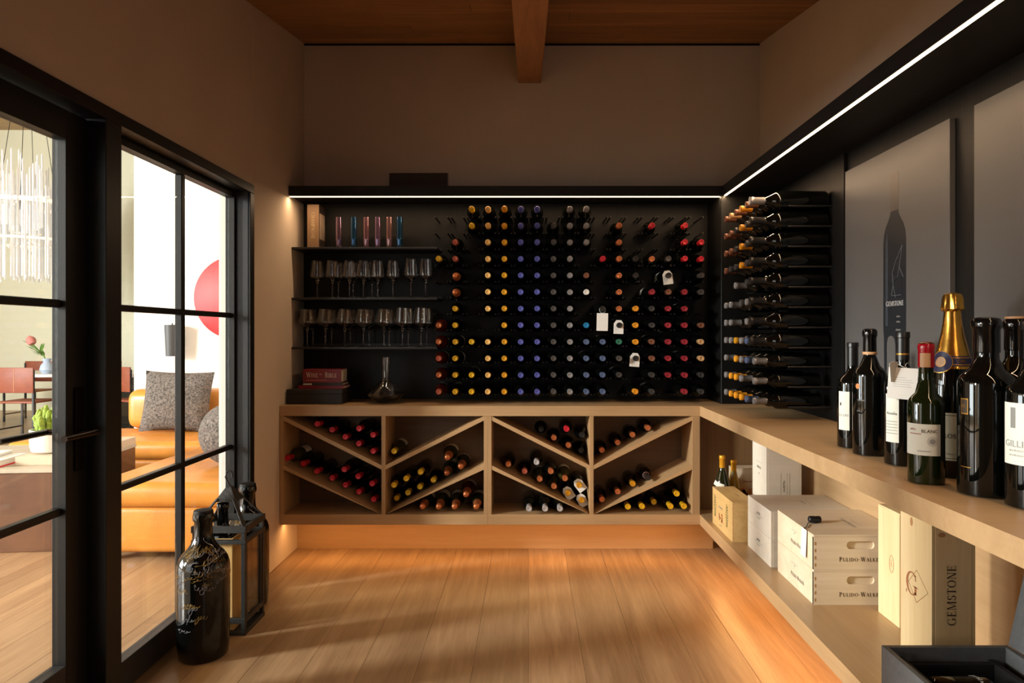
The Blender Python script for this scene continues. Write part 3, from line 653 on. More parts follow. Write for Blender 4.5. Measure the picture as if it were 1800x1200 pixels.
for comp, level, (x, y), cn, kind, yaw, gm, Y, rest, tg in RB:
    R0, Hh = KINDS[kind]; P, n = shelf_line(comp, level)
    best = None
    for k in range(60):
        Yt = 3.73+0.003*k; p = px(x, y, Yt); d = (Vector((p.x, p.z))-P).dot(n)
        if best is None or abs(d-R0) < best[0]: best = (abs(d-R0), Yt, p, d)
    if best[0] < 0.004: Yt, p = best[1], best[2]
    else: Yt, p = Y, px(x, y, Y)
    d = (Vector((p.x, p.z))-P).dot(n)
    if d < R0+0.0006: p = p+Vector((n.x, 0, n.y))*(R0+0.0006-d)
    placed.append([comp, level, p, cn, kind, yaw, gm, Yt, tg, d])
for it in placed:                                              # keep bodies clear of dividers and of each other
    R0 = KINDS[it[4]][0]; a, b = xo[it[0]]
    it[2].x = min(max(it[2].x, a+R0+0.001), b-R0-0.001) if it[5] < 0.1 else it[2].x
    it[2].z = min(it[2].z, ZO1-R0-0.001)
for _ in range(60):
    for i in range(len(placed)):
        for j in range(i):
            A_, B_ = placed[i], placed[j]
            if A_[0] != B_[0] or A_[1] != B_[1] or A_[5] > 0.1 or B_[5] > 0.1: continue
            dv = Vector((A_[2].x-B_[2].x, A_[2].z-B_[2].z)); need = KINDS[A_[4]][0]+KINDS[B_[4]][0]+0.0006
            if dv.length < need:
                mv = dv.normalized()*(need-dv.length)*0.5
                A_[2].x += mv.x; A_[2].z += mv.y; B_[2].x -= mv.x; B_[2].z -= mv.y
    for it in placed:
        R0 = KINDS[it[4]][0]; P, n = shelf_line(it[0], it[1]); d = (Vector((it[2].x, it[2].z))-P).dot(n)
        if d < R0+0.0006: it[2].x += n.x*(R0+0.0006-d); it[2].z += n.y*(R0+0.0006-d)
        if it[5] < 0.1:
            a, b = xo[it[0]]; it[2].x = min(max(it[2].x, a+R0+0.001), b-R0-0.001)
cname = ['below the black box', 'below the decanter', 'below blue-capped bottles', 'next to the crate shelf']
lname = ['upper', 'middle', 'bottom']
rank = {}
for comp in range(4):
    for level in range(3):
        ids = [i for i, it in enumerate(placed) if it[0] == comp and it[1] == level]
        for k, i in enumerate(sorted(ids, key=lambda i: placed[i][2].x*(1 if comp < 2 else -1))): rank[i] = k+1
for bi, (comp, level, p, cn, kind, yaw, gm, Yt, tg, d) in enumerate(placed):
    R0, Hh = KINDS[kind]
    direc = Vector((-math.sin(yaw), -math.cos(yaw), 0)); foot = p-direc*Hh
    ref = ('plaster wall', 'plaster wall', 'crate shelf', 'corner')[comp]
    lab = f"{cn}-capped bottle{' with paper collar' if tg else ''}, {lname[level]} rack bay {cname[comp]}, {ORD[rank[bi]]} from the {ref}"
    o = bottle(kind, cn, lab, f'bottles in the {lname[level]} rack bay {cname[comp]}', foot, (PI/2, 0, -yaw), gm, paper=(gm is not BGLASS))
    if tg: tag_on_neck(o, 0.262, 0.052, 0.075, rnd.uniform(-0.7, 0.6), 'collar')
    if comp == 3 and level == 1 and cn == 'black': new('neck_ring', lathe([(0.0170, 0.222), (0.0185, 0.224), (0.0185, 0.229), (0.0165, 0.231)], mat('pink_neck_ring', (214, 160, 150), 0.5), 20, False, False), o)

# ---- large standing bottles on the right worktop
def standing(label, neck_px, base_px, top_px, R, prof, gm, capm, wax, nr, capz=0.8, name='wine_bottle', group='large bottles standing on the worktop'):
    """bottle on the worktop: base_px is where its near edge meets the top"""
    Ynear = 1200*(H-ZT)/(base_px-589); Y = Ynear+R*0.97; X = (neck_px-929)/1200*Y
    Hh = (H-(top_px-589)/1200*Y)-ZT
    P = [(r, z*Hh) for r, z in prof]
    o = new(name, lathe(P, gm, 44, smooth=50), None, (X, Y, ZT)); tag(o, label, 'bottle', group)
    return o, Hh
def bordeaux_prof(R, nr, sh=0.60, nk=0.72):
    return [(0, 0.014), (R*0.6, 0.006), (R*0.9, 0), (R*0.985, 0.006), (R, 0.02), (R, sh), (R*0.985, sh+0.02), (R*0.93, sh+0.04), (R*0.80, sh+0.062), (R*0.6, sh+0.085), (nr*1.25, nk), (nr*1.02, nk+0.03), (nr, nk+0.06), (nr, 0.955), (nr*1.1, 0.96), (nr*1.1, 0.99), (nr*0.9, 0.998), (0, 0.998)]
def capring(o, Hh, prof, m, nm='capsule', n=32):
    return new(nm, lathe([(r, z*Hh) for r, z in prof], m, n, cap0=False, cap1=False, smooth=40), o)
def straight_cap(nr, z0): return [(nr*1.03, z0), (nr*1.03, 0.952), (nr*1.13, 0.957), (nr*1.13, 0.992), (nr*1.05, 1.0), (0, 1.0)]
def wax_cap(nr, z0): return [(nr*1.06, z0), (nr*1.10, z0+0.01), (nr*1.08, 0.93), (nr*1.22, 0.945), (nr*1.24, 0.975), (nr*1.10, 0.994), (nr*0.7, 1.002), (0, 1.003)]
def ang_to_cam(o): return math.atan2(-o.location.y, -o.location.x)
def lab_on(o, R, z0, z1, a_mid, half, m, nm='paper_label', off=0.0007):
    return new(nm, curved_label(R, z0, z1, a_mid-half, a_mid+half, m, 20, off), o)
def curved_text(o, s, size, m, R, z, a_mid, nm='lettering', bold=0.0, space=1.0):
    """lettering bent round a bottle; reads left to right from outside"""
    t = text(nm, s, size, m, o, (0, 0, 0), (1, 0, 0), (0, 1, 0), bold=bold, space=space)
    for v in t.data.vertices:
        a = a_mid+v.co.x/R; zz = v.co.y+z; rr = R+0.0012+v.co.z
        v.co = (rr*math.cos(a), rr*math.sin(a), zz)
    return t
BLKCAP = mat('black_foil_capsule', (20, 20, 21), 0.35, spec=0.5); BLKWAX = mat('black_wax', (9, 9, 10), 0.10, spec=0.6)
REDWAX = mat('red_wax', (168, 14, 34), 0.22, spec=0.6); GOLDF = mat('gold_foil', (226, 172, 78), 0.24, metal=1.0, bump=0.05, bscale=60); TANB = mat('tan_band', (196, 150, 106), 0.5)
NAVY = mat('navy_print', (34, 36, 74), 0.4); GILT = mat('gilt_print', (196, 146, 66), 0.3, metal=0.7)
# 1
o, h = standing('black-capped bottle with narrow cream label, first along the worktop from the side pegs', 1499, 789, 601.5, 0.050, bordeaux_prof(0.050, 0.0170), BGLASS, BLKCAP, False, 0.017)
capring(o, h, straight_cap(0.017, 0.78), BLKCAP); a = ang_to_cam(o)-0.62
lab_on(o, 0.050, h*0.17, h*0.535, a, 0.42, LABEL); curved_text(o, 'ILLUN', 0.013, INKG, 0.050, h*0.31, a); lab_on(o, 0.050, h*0.40, h*0.43, a-0.22, 0.05, INKB, 'label_emblem', 0.0011)
# 2
o, h = standing('black wax-topped bottle with tan neck ring and small orange crest on the worktop', 1529, 802.5, 577.7, 0.052, bordeaux_prof(0.052, 0.0185, 0.62, 0.755), BGLASS, BLKWAX, True, 0.0185)
capring(o, h, wax_cap(0.0185, 0.80), BLKWAX); capring(o, h, [(0.0205, 0.795), (0.0218, 0.80), (0.0218, 0.812), (0.0205, 0.817)], TANB, 'neck_ring'); a = ang_to_cam(o)-0.75
bm = bmesh.new()
for k in range(8):
    t_ = k*PI/4; addbox(bm, 0.006*math.cos(t_)-0.0022, 0.006*math.cos(t_)+0.0022, 0.006*math.sin(t_)-0.003, 0.006*math.sin(t_)+0.003, 0, 0.0003)
addbox(bm, -0.004, 0.004, -0.004, 0.004, 0, 0.0003)
for v in bm.verts:
    aa = a+v.co.x/0.052; zz = v.co.y+h*0.545; rr = 0.0522+v.co.z; v.co = (rr*math.cos(aa), rr*math.sin(aa), zz)
new('crest', finish(bm, mat('orange_crest', (190, 120, 66), 0.5)), o); curved_text(o, '~7', 0.009, INKG, 0.052, h*0.435, a+0.25); curved_text(o, '~4', 0.008, INKG, 0.052, h*0.35, a+0.1)
# 3
o, h = standing('black bottle with square white paper tag tied to its neck on the worktop', 1587, 821, 583, 0.051, bordeaux_prof(0.051, 0.0175), BGLASS, BLKCAP, False, 0.0175)
capring(o, h, straight_cap(0.0175, 0.79), BLKCAP); capring(o, h, [(0.0183, 0.826), (0.0186, 0.828), (0.0186, 0.836), (0.0183, 0.838)], GILT, 'neck_ring'); a = ang_to_cam(o)-0.62
lab_on(o, 0.051, h*0.175, h*0.535, a, 0.42, LABEL); curved_text(o, 'Amelia', 0.012, INKB, 0.051, h*0.39, a); curved_text(o, 'MITCH', 0.013, TAGM, 0.051, h*0.575, a+0.05, bold=0.01)
for k in range(5): curved_text(o, '~20', 0.005, INKG, 0.051, h*(0.33-0.022*k), a)
tg = new('paper_tag', boxme(-0.038, 0.038, -0.0005, 0.0005, -0.092, 0.0, TAGM), o); tg.location = (-0.030, -0.058, h*0.735); tg.rotation_euler = (-0.10, 0.05, -0.55)
for k, w_ in enumerate((0.034, 0.05, 0.054, 0.046, 0.05)): lb = lbox('tag_writing', -0.026, -0.026+w_, -0.0009, -0.0005, -0.030-0.0065*k, -0.0292-0.0065*k, INKG, tg)
tg2 = new('paper_tag', prism([(-0.022, -0.05), (0.012, -0.055), (0.014, 0.004), (-0.004, 0.010), (-0.026, 0.008)], -0.0005, 0.0005, TAGM, 'Y'), o); tg2.location = (-0.052, -0.052, h*0.762); tg2.rotation_euler = (0.1, -0.2, 0.5)
tube('tag_string', [(-0.020, -0.061, h*0.725), (-0.012, -0.035, h*0.75), (0.0, -0.022, h*0.765), (0.018, -0.015, h*0.77), (0.022, 0.004, h*0.77), (0.0, 0.024, h*0.765), (-0.024, 0.0, h*0.765), (-0.020, -0.061, h*0.728)], 0.0007, TAGM, o, 5)
# 4
o, h = standing('green glass bottle with red wax top and white label on the worktop', 1628, 853, 601, 0.0440, bordeaux_prof(0.0440, 0.0170, 0.55, 0.70), mat('dark_green_glass', (20, 30, 10), 0.04, spec=0.6), REDWAX, True, 0.0170)
capring(o, h, [(0.0195, 0.82), (0.0198, 0.825), (0.0194, 0.94), (0.0205, 0.955), (0.0205, 0.975), (0.0180, 0.992), (0.012, 1.001), (0, 1.003)], REDWAX); a = ang_to_cam(o)
lab_on(o, 0.0205, h*0.822, h*0.922, a-0.12, 0.62, TANB, 'neck_label', 0.0006); lab_on(o, 0.0440, h*0.205, h*0.425, a-0.30, 1.10, LABEL)
curved_text(o, 'BLANC', 0.012, INK, 0.0440, h*0.375, a+0.18); curved_text(o, '~5', 0.010, INKR, 0.0440, h*0.385, a-0.70)
bm = bmesh.new(); addlathe(bm, [(0.0105, 0), (0.0105, 0.0003), (0.0115, 0.0003), (0.0115, 0)], 24, False, False); addlathe(bm, [(0.0075, 0), (0.0075, 0.0003), (0.0, 0.0003)], 20, False, False)
for v in bm.verts:
    aa = a+0.33+v.co.x/0.044; zz = v.co.y+h*0.305; rr = 0.0449+v.co.z; v.co = (rr*math.cos(aa), rr*math.sin(aa), zz)
new('label_medal', finish(bm, INKG), o)
curved_text(o, '~14', 0.006, INKG, 0.0440, h*0.235, a-0.1); lab_on(o, 0.0440, h*0.352, h*0.357, a-0.6, 0.35, INKR, 'label_line', 0.0012)
# 5 champagne
R = 0.057
o, h = standing('tall champagne bottle with gold foil neck and blue medallion on the worktop', 1674, 842, 514, R, [(0, 0.02), (R*0.6, 0.008), (R*0.9, 0), (R, 0.012), (R, 0.43), (R*0.985, 0.48), (R*0.93, 0.54), (R*0.80, 0.62), (R*0.64, 0.70), (0.0285, 0.76), (0.0225, 0.83), (0.0185, 0.90), (0.0175, 0.985), (0, 0.985)], BGLASS, GOLDF, False, 0.018, name='champagne_bottle')
bm = bmesh.new(); addlathe(bm, [(r, z*h) for r, z in [(R*0.885, 0.585), (R*0.805, 0.625), (R*0.65, 0.70), (0.0295, 0.76), (0.0236, 0.83), (0.0205, 0.895), (0.0230, 0.900), (0.0262, 0.906), (0.0262, 0.912), (0.0252, 0.935), (0.0245, 0.965), (0.0215, 0.990), (0.012, 0.998), (0, 1.0)]], 44, False, False)
rr_ = random.Random(5)
for v in bm.verts:
    if v.co.z > 0.898*h and v.co.z < 0.985*h:
        f = 1+0.09*math.sin(6*math.atan2(v.co.y, v.co.x))*(1 if v.co.z > 0.92*h else 1.6)+rr_.uniform(-0.03, 0.03); v.co.x *= f; v.co.y *= f; v.co.z += rr_.uniform(-0.002, 0.002)
new('gold_foil', finish(bm, GOLDF, 40), o); a = ang_to_cam(o)
def cone_band(z0, z1, r0, r1, a0, a1, m, nm, off):
    bm = bmesh.new(); n = 24
    lo = [bm.verts.new(((r0+off)*math.cos(a0+(a1-a0)*i/n), (r0+off)*math.sin(a0+(a1-a0)*i/n), z0)) for i in range(n+1)]
    hi = [bm.verts.new(((r1+off)*math.cos(a0+(a1-a0)*i/n), (r1+off)*math.sin(a0+(a1-a0)*i/n), z1)) for i in range(n+1)]
    for i in range(n): bm.faces.new((lo[i], lo[i+1], hi[i+1], hi[i]))
    return new(nm, finish(bm, m, 60), o)
def foil_r(z):
    pr = [(R*0.885, 0.585), (R*0.805, 0.625), (R*0.65, 0.70), (0.0295, 0.76)]
    for (ra, za), (rb, zb) in zip(pr, pr[1:]):
        if za <= z <= zb: return ra+(rb-ra)*(z-za)/(zb-za)
    return pr[0][0] if z < pr[0][1] else pr[-1][0]
for za, zb, m_ in ((0.600, 0.655, NAVY), (0.606, 0.611, GILT), (0.643, 0.648, GILT)):
    cone_band(za*h, zb*h, foil_r(za), foil_r(zb), a-1.9, a+1.9, m_, 'collar_band', 0.0012 if m_ is NAVY else 0.0018)
t = text('lettering', 'CAR', 0.011, GILT, o, (0, 0, 0), (1, 0, 0), (0, 1, 0), bold=0.01)
for v in t.data.vertices:
    z_ = 0.627+v.co.y/h; rr = foil_r(z_)+0.002; aa = a+0.48+v.co.x/rr; v.co = (rr*math.cos(aa), rr*math.sin(aa), z_*h)
bm = bmesh.new()
def disc_on(bm, r0, r1, off):
    n = 36; A = []; B = []
    for k in range(n):
        for lst, rad in ((A, r0), (B, r1)):
            yy_ = rad*math.sin(2*PI*k/n); xx_ = rad*math.cos(2*PI*k/n); z_ = 0.622+yy_/h; q = min(max(z_, 0.585), 0.76); rr = foil_r(q)+off
            if z_ < 0.585: rr = R*0.93+off
            aa = a-0.62+xx_/(foil_r(0.622)); lst.append(bm.verts.new((rr*math.cos(aa), rr*math.sin(aa), z_*h)))
    for k in range(n): bm.faces.new((A[k], A[(k+1)%n], B[(k+1)%n], B[k]))
b1 = bmesh.new(); disc_on(b1, 0.014, 0.0285, 0.003); new('medallion', finish(b1, NAVY, 60), o)
b1 = bmesh.new(); disc_on(b1, 0.0285, 0.0305, 0.0032); disc_on(b1, 0.0125, 0.014, 0.0032); new('medallion_ring', finish(b1, GILT, 60), o)
b1 = bmesh.new(); disc_on(b1, 0.0005, 0.0125, 0.0030); new('medallion_centre', finish(b1, mat('medallion_buff', (176, 140, 110), 0.5), 60), o)
lab_on(o, R, h*0.095, h*0.35, a-0.02, 0.55, mat('ivory_label', (206, 200, 172), 0.7)); curved_text(o, 'ROS', 0.017, INK, R, h*0.225, a-0.12)
lab_on(o, R, h*0.335, h*0.338, a-0.02, 0.52, INK, 'label_line', 0.0011); lab_on(o, R, h*0.105, h*0.108, a-0.02, 0.52, INK, 'label_line', 0.0011); curved_text(o, '~12', 0.006, INKG, R, h*0.13, a)
# 6
R = 0.0625
o, h = standing('broad glossy black bottle with tiny gold square label, between champagne and cream-labelled bottle', 1734, 878, 558, R, bordeaux_prof(R, 0.0265, 0.62, 0.735), BGLASS, BLKWAX, True, 0.0265)
capring(o, h, wax_cap(0.0265, 0.80), BLKWAX); a = ang_to_cam(o)-0.80
lab_on(o, R, h*0.455, h*0.545, a, 0.17, GILT, 'gold_label'); lab_on(o, R, h*0.462, h*0.538, a, 0.14, mat('dark_brown_print', (60, 44, 26), 0.5), 'gold_label_inner', 0.0012); curved_text(o, '~2', 0.014, GILT, R+0.0005, h*0.50, a)
lab_on(o, R, h*0.158, h*0.161, a+0.05, 0.22, GILT, 'gold_line')
# 7
R = 0.060
Y7 = 1.86; X7 = (1786-929)/1200*Y7; h = (H-(560-589)/1200*Y7)-ZT
o = new('wine_bottle', lathe([(r, z*h) for r, z in bordeaux_prof(R, 0.0255, 0.60, 0.72)], BGLASS, 44, smooth=50), None, (X7, Y7, ZT)); tag(o, 'black bottle with pale tan wax disc on its mouth, near the second poster', 'bottle', 'large bottles standing on the worktop')
capring(o, h, [(r, z) for r, z in wax_cap(0.0255, 0.80)], BLKWAX); new('cork_disc', lathe([(0.026, h), (0.026, h+0.006), (0, h+0.0065)], TANB, 30), o)
# 8
R = 0.060; Y8 = 1200*(H-ZT)/(903-589)+R; X8 = 1.262; h = 0.42
X8 = (1770-929)/1200*Y8+R*1.10
o = new('wine_bottle', lathe([(r, z*h) for r, z in bordeaux_prof(R, 0.0235, 0.60, 0.73)], BGLASS, 44, smooth=50), None, (X8, Y8, ZT)); tag(o, 'black bottle with large cream label showing a grey tower, beside the broad black bottle', 'bottle', 'large bottles standing on the worktop')
capring(o, h, straight_cap(0.0235, 0.80), BLKCAP); a = ang_to_cam(o)-0.50
lab_on(o, R, h*0.235, h*0.565, a, 0.75, LABEL); curved_text(o, 'GILLIAN', 0.021, INKG, R, h*0.345, a); lab_on(o, R, h*0.43, h*0.54, a-0.26, 0.10, mat('grey_print', (132, 132, 128), 0.8), 'label_picture', 0.0012)
for k in range(2): curved_text(o, '~18', 0.007, INKG, R, h*(0.31-0.025*k), a)

# ================================================================== SHELVES AND THEIR THINGS
SXR = (769-929)/1200*3.95
shz = [1.775, 1.482, 1.196]
snames = ['thin black metal shelf carrying the iridescent tumblers and champagne book', 'thin black metal shelf carrying the narrower wine glasses', 'thin black metal shelf carrying the broad wine glasses']
for z, lab in zip(shz, snames):
    t = thing('wall_shelf', lab, 'shelf', (XL, 3.95, z-0.012), 0, 'black metal wall shelves')
    lbox('shelf_board', 0.001, SXR-XL, 0, YB-3.95-0.014, 0, 0.012, BLACKM, t, 0.001); lbox('rear_lip', 0.001, SXR-XL, YB-3.95-0.020, YB-3.95-0.014, 0.012, 0.03, BLACKM, t)
# champagne book
BK = mat('bronze_book_cloth', (128, 100, 72), 0.5); PAGE = mat('book_pages', (206, 196, 180), 0.8)
p = px(540, 433, 4.03); bw = 20.5/1200*4.03; bh = 0.262
b = thing('book', 'thick bronze champagne book standing upright at the end of the top shelf', 'book', (p.x, 4.03, shz[0]))
lbox('page_block', 0.004, bw-0.004, 0.004, 0.128, 0.004, bh-0.004, PAGE, b); sp = lbox('spine', 0, bw, 0, 0.004, 0, bh, BK, b, 0.001)
cv = lbox('cover', bw-0.004, bw, 0.004, 0.130, 0, bh, mat('mottled_cover', (70, 58, 50), 0.5, noise=0.9, nscale=45), b); lbox('cover', 0, 0.004, 0.004, 0.130, 0, bh, BK, b)
lbox('cover_plate', bw, bw+0.0008, 0.016, 0.112, 0.06, bh-0.05, mat('cover_plate', (196, 172, 152), 0.6), b)
serif('lettering', 'CHAMPAGNE', 0.020, mat('faded_gilt', (196, 176, 140), 0.5), b, (bw/2, -0.0012, bh*0.52), (0, 0, -1), (1, 0, 0)); text('lettering', '~1', 0.012, mat('faded_gilt', (1,1,1)), b, (bw/2, -0.0012, 0.02), (1, 0, 0), (0, 0, 1))
# tumblers
def irid(name, c): return mat('iridescent_'+name, c, 0.08, metal=0.85, coat=1.0)
for k, (x, nm, c) in enumerate([(595.7, 'mauve', (120, 96, 124)), (621.7, 'blue', (30, 84, 128)), (644, 'pink', (150, 112, 128)), (664, 'lilac', (132, 108, 144)), (684.3, 'rose', (150, 116, 122)), (702.3, 'blue', (34, 92, 130))]):
    p = px(x, 433, 4.02); nxt = {0: 'beside the champagne book', 1: 'between mauve and pink tumblers', 2: 'next to the lilac tumbler', 3: 'between two pink tumblers', 4: 'next to the outer blue tumbler', 5: 'at the open end of the shelf'}[k]
    o = new('tumbler', lathe([(0, 0.002), (0.0155, 0), (0.0175, 0.004), (0.0185, 0.06), (0.0185, 0.12), (0.0175, 0.184), (0.0168, 0.184), (0.0176, 0.12), (0.0176, 0.06), (0.0165, 0.008), (0, 0.007)], irid(nm, c), 28, smooth=50), None, (p.x, 4.02, shz[0]))
    tag(o, f'tall slim iridescent {nm} tumbler {nxt}', 'tumbler', 'iridescent tumblers on the top shelf')
# stemware
def glass_profile(R, rimr, hb, stem, Ht):
    return [(0.0, 0.001), (0.034, 0.001), (0.0345, 0.002), (0.02, 0.004), (0.006, 0.008), (0.0036, 0.02), (0.0033, stem-0.012), (0.0050, stem-0.003), (0.010, stem+0.004), (R*0.96, stem+hb), (R, stem+hb+0.006), (R*0.995, stem+hb+0.014), (rimr, Ht)]
def glass_mesh(R, rimr, hb, stem, Ht):
    pr = glass_profile(R, rimr, hb, stem, Ht); inner = [(max(r-0.0012, 0), z) for r, z in reversed(pr[9:])]+[(0.008, stem+0.0075), (0.0, stem+0.006)]
    return lathe(pr+inner, CRYSTAL, 32, smooth=45)
gm1 = glass_mesh(0.0415, 0.031, 0.028, 0.096, 0.219); gm1t = glass_mesh(0.0425, 0.033, 0.030, 0.098, 0.232); gm2 = glass_mesh(0.0528, 0.038, 0.040, 0.098, 0.222); gm3 = glass_mesh(0.047, 0.037, 0.034, 0.102, 0.230)
def stem(x, Y, z, me, label, group):
    o = new('wine_glass', me, None, (px(x, 0, Y).x, Y, z)); tag(o, label, 'wine glass', group); return o
f1 = [557.7, 584, 614, 639, 664, 690.7, 722.3, 748.3]; b1_ = [(595, 4.09), (620.7, 4.09), (654, 4.10)]
for i, x in enumerate(f1): stem(x, 4.005, shz[1], gm1t if i >= 6 else gm1, f'stemmed wine glass on the middle shelf, front row, {ORD[i+1]} from the plaster wall', 'wine glasses on the middle shelf')
for i, (x, Y) in enumerate(sorted(b1_)): stem(x, Y, shz[1], gm1, f'stemmed wine glass on the middle shelf, back row, {ORD[i+1]} from the plaster wall', 'wine glasses on the middle shelf')
f2 = [540, 572.3, 605.7, 639, 675, 707.3, 740]; b2_ = [550, 582.7, 615.7, 649, 684, 717.7, 750]
for i, x in enumerate(f2): stem(x, 4.006, shz[2], gm2 if i < 5 else gm3, f'{"broad" if i < 5 else "narrow"} wine glass on the lowest shelf, front row, {ORD[i+1]} from the plaster wall', 'wine glasses on the lowest shelf')
for i, x in enumerate(b2_): stem(x, 4.111, shz[2], gm2 if i < 5 else gm3, f'{"broad" if i < 5 else "narrow"} wine glass on the lowest shelf, back row, {ORD[i+1]} from the plaster wall', 'wine glasses on the lowest shelf')
# black box and book stack
bx = thing('storage_box', 'flat black box on the worktop with wine books lying on it', 'box', (-1.195, 3.955, ZT))
BB = mat('black_cloth_box', (30, 26, 25), 0.55, bump=0.05, bscale=400)
lbox('box_base', -0.168, 0.143, -0.105, 0.105, 0, 0.058, BB, bx, 0.0015); lbox('box_lid', -0.170, 0.145, -0.107, 0.107, 0.058, 0.083, BB, bx, 0.0015)
def flat_book(name, label, x0, x1, y0, y1, z0, th, m, txt=None, tm=None, size=0.02, rz=0.0):
    b = thing(name, label, 'book', ((x0+x1)/2, y0, z0), rz, 'stacked wine books'); w = (x1-x0)/2; d = y1-y0
    lbox('page_block', -w+0.003, w-0.003, 0.004, d-0.003, 0.003, th-0.003, PAGE, b); lbox('cover', -w, w, 0, d, 0, 0.003, m, b); lbox('cover', -w, w, 0, d, th-0.003, th, m, b); lbox('spine', -w, w, -0.001, 0.004, 0, th, m, b)
    if txt:
        for q_, xq in zip(txt.split(), (-0.055, 0.052)): serif('lettering', q_, size, tm, b, (xq, -0.0016, th*0.58), (1, 0, 0), (0, 0, 1), wid=0.82)
    return b
MAR = mat('maroon_cover', (128, 34, 42), 0.45); CRI = mat('crimson_cover', (138, 16, 36), 0.45); DKC = mat('dark_cover', (46, 40, 38), 0.5); OFFW = mat('off_white_print', (226, 214, 198), 0.6)
zb = ZT+0.0835
def bx_(x, Y=3.90): return (x-929)/1200*Y
flat_book('book', 'thin crimson book at the bottom of the stack on the black box', bx_(524), bx_(604), 3.895, 4.05, zb, 0.0175, CRI)
b = flat_book('book', 'thin dark-spined book in the middle of the stack on the black box', bx_(533), bx_(602), 3.90, 4.04, zb+0.018, 0.0165, DKC); lbox('spine_print', -0.112, -0.062, -0.0016, -0.001, 0.004, 0.012, OFFW, b)
b = flat_book('book', 'thick maroon wine book with white title on top of the stack', bx_(532.5), bx_(599.5), 3.90, 4.04, zb+0.035, 0.076, MAR, 'Wine Bible', OFFW, 0.030); 
text('lettering', 'the', 0.011, OFFW, b, (-0.007, -0.0022, 0.048), (1, 0, 0), (0, 0, 1)); lbox('spine_print', -0.09, 0.03, -0.0016, -0.001, 0.012, 0.016, mat('pink_print', (190, 120, 116), 0.6), b)
lbox('spine_band', -0.1085, 0.1085, -0.0014, -0.001, 0.020, 0.022, mat('dark_maroon', (80, 20, 28), 0.5), b)
# decanter
p = px(678, 703, 3.93)
dec = thing('decanter', 'clear glass wine decanter with wide conical base on the worktop', 'decanter', (p.x, 3.93, ZT))
outer = [(0, 0.0015), (0.034, 0), (0.050, 0.004), (0.105, 0.046), (0.107, 0.050), (0.104, 0.055), (0.060, 0.098), (0.036, 0.118), (0.024, 0.132), (0.0195, 0.150), (0.0215, 0.20), (0.0262, 0.262)]
inner = [(0.0248, 0.262), (0.0200, 0.20), (0.0178, 0.150), (0.0225, 0.131), (0.058, 0.0965), (0.101, 0.0545), (0.1035, 0.050), (0.1015, 0.0475), (0.048, 0.0075), (0, 0.006)]
new('decanter_glass', lathe(outer+inner, CRYSTAL, 56, smooth=40), dec)

# ================================================================== CRATES AND SHELF THINGS
PINE = wood('pale_pine_crate', (214, 194, 164), (230, 213, 188), 'X', rough=0.55, rnd=0.04, bump=0.05, grain=0.8)
PINEW = wood('whitewashed_crate', (218, 208, 192), (230, 222, 208), 'X', rough=0.6, rnd=0.03, bump=0.04, grain=0.7)
PINEY = wood('yellow_pine_crate', (220, 192, 142), (236, 213, 168), 'Z', rough=0.5, rnd=0.04, bump=0.05, grain=0.8)
PINEK = wood('small_yellow_crate', (204, 164, 104), (226, 190, 130), 'Y', rough=0.5, rnd=0.04, bump=0.05, grain=0.8)
SZ = 0.278
NX, NYV, ZV = (-1, 0, 0), (0, -1, 0), (0, 0, 1)
def crate(name, label, x0, x1, y0, y1, z0, z1, m, group=None, lidt=0.008, slot=False):
    t = thing(name, label, 'crate', ((x0+x1)/2, (y0+y1)/2, z0), 0, group); w, d, h = (x1-x0)/2, (y1-y0)/2, z1-z0; th = 0.010
    lbox('side_board', -w, -w+th, -d+0.0003, d-0.0003, 0, h-lidt, m, t, 0.0006); lbox('side_board', w-th, w, -d+0.0003, d-0.0003, 0, h-lidt, m, t, 0.0006)
    lbox('end_board', -w+th, w-th, d-th, d, 0, h-lidt, m, t, 0.0006); lbox('base_board', -w+th, w-th, -d+th, d-th, 0.001, 0.007, m, t)
    if slot:
        bm = bmesh.new(); s0, s1 = slot; hz = h*0.70; n = 10; rr = 0.0145
        out = [(-w+0.0, 0.0), (w, 0.0), (w, h-lidt), (-w, h-lidt)]
        hole = [(s1-rr+rr*math.cos(-PI/2+PI*k/n), hz+rr*math.sin(-PI/2+PI*k/n)) for k in range(n+1)]+[(s0+rr+rr*math.cos(PI/2+PI*k/n), hz+rr*math.sin(PI/2+PI*k/n)) for k in range(n+1)]
        rings = []
        for yv in (-d, -d+th):
            ov = [bm.verts.new((x, yv, z)) for x, z in out]; hv = [bm.verts.new((x, yv, z)) for x, z in hole]
            es = [bm.edges.new((ov[i], ov[(i+1)%4])) for i in range(4)]+[bm.edges.new((hv[i], hv[(i+1)%len(hv)])) for i in range(len(hv))]
            bmesh.ops.triangle_fill(bm, edges=es, use_beauty=True); rings.append((ov, hv))
        for A, B in ((rings[0][0], rings[1][0]), (rings[0][1], rings[1][1])):
            for i in range(len(A)): bm.faces.new((A[i], A[(i+1)%len(A)], B[(i+1)%len(A)], B[i]))
        new('end_board', finish(bm, m), t)
        lbox('handle_backing', s0-0.02, s1+0.02, -d+th, -d+th+0.006, hz-0.03, hz+0.03, m, t)
        for k in range(4):
            for sx_ in (-1,): lbox('finger_joint', -w+0.0035, -w+0.0095, -d-0.0004, -d+0.002, 0.012+k*0.026, 0.024+k*0.026, mat('end_grain', (176, 132, 86), 0.7), t)
    else:
        lbox('end_board', -w+th, w-th, -d, -d+th, 0, h-lidt, m, t, 0.0006)
    lbox('lid', -w-0.0005, w+0.0005, -d-0.0005, d+0.0005, h-lidt, h-0.0004, m, t, 0.0012)
    return t, w, d, h
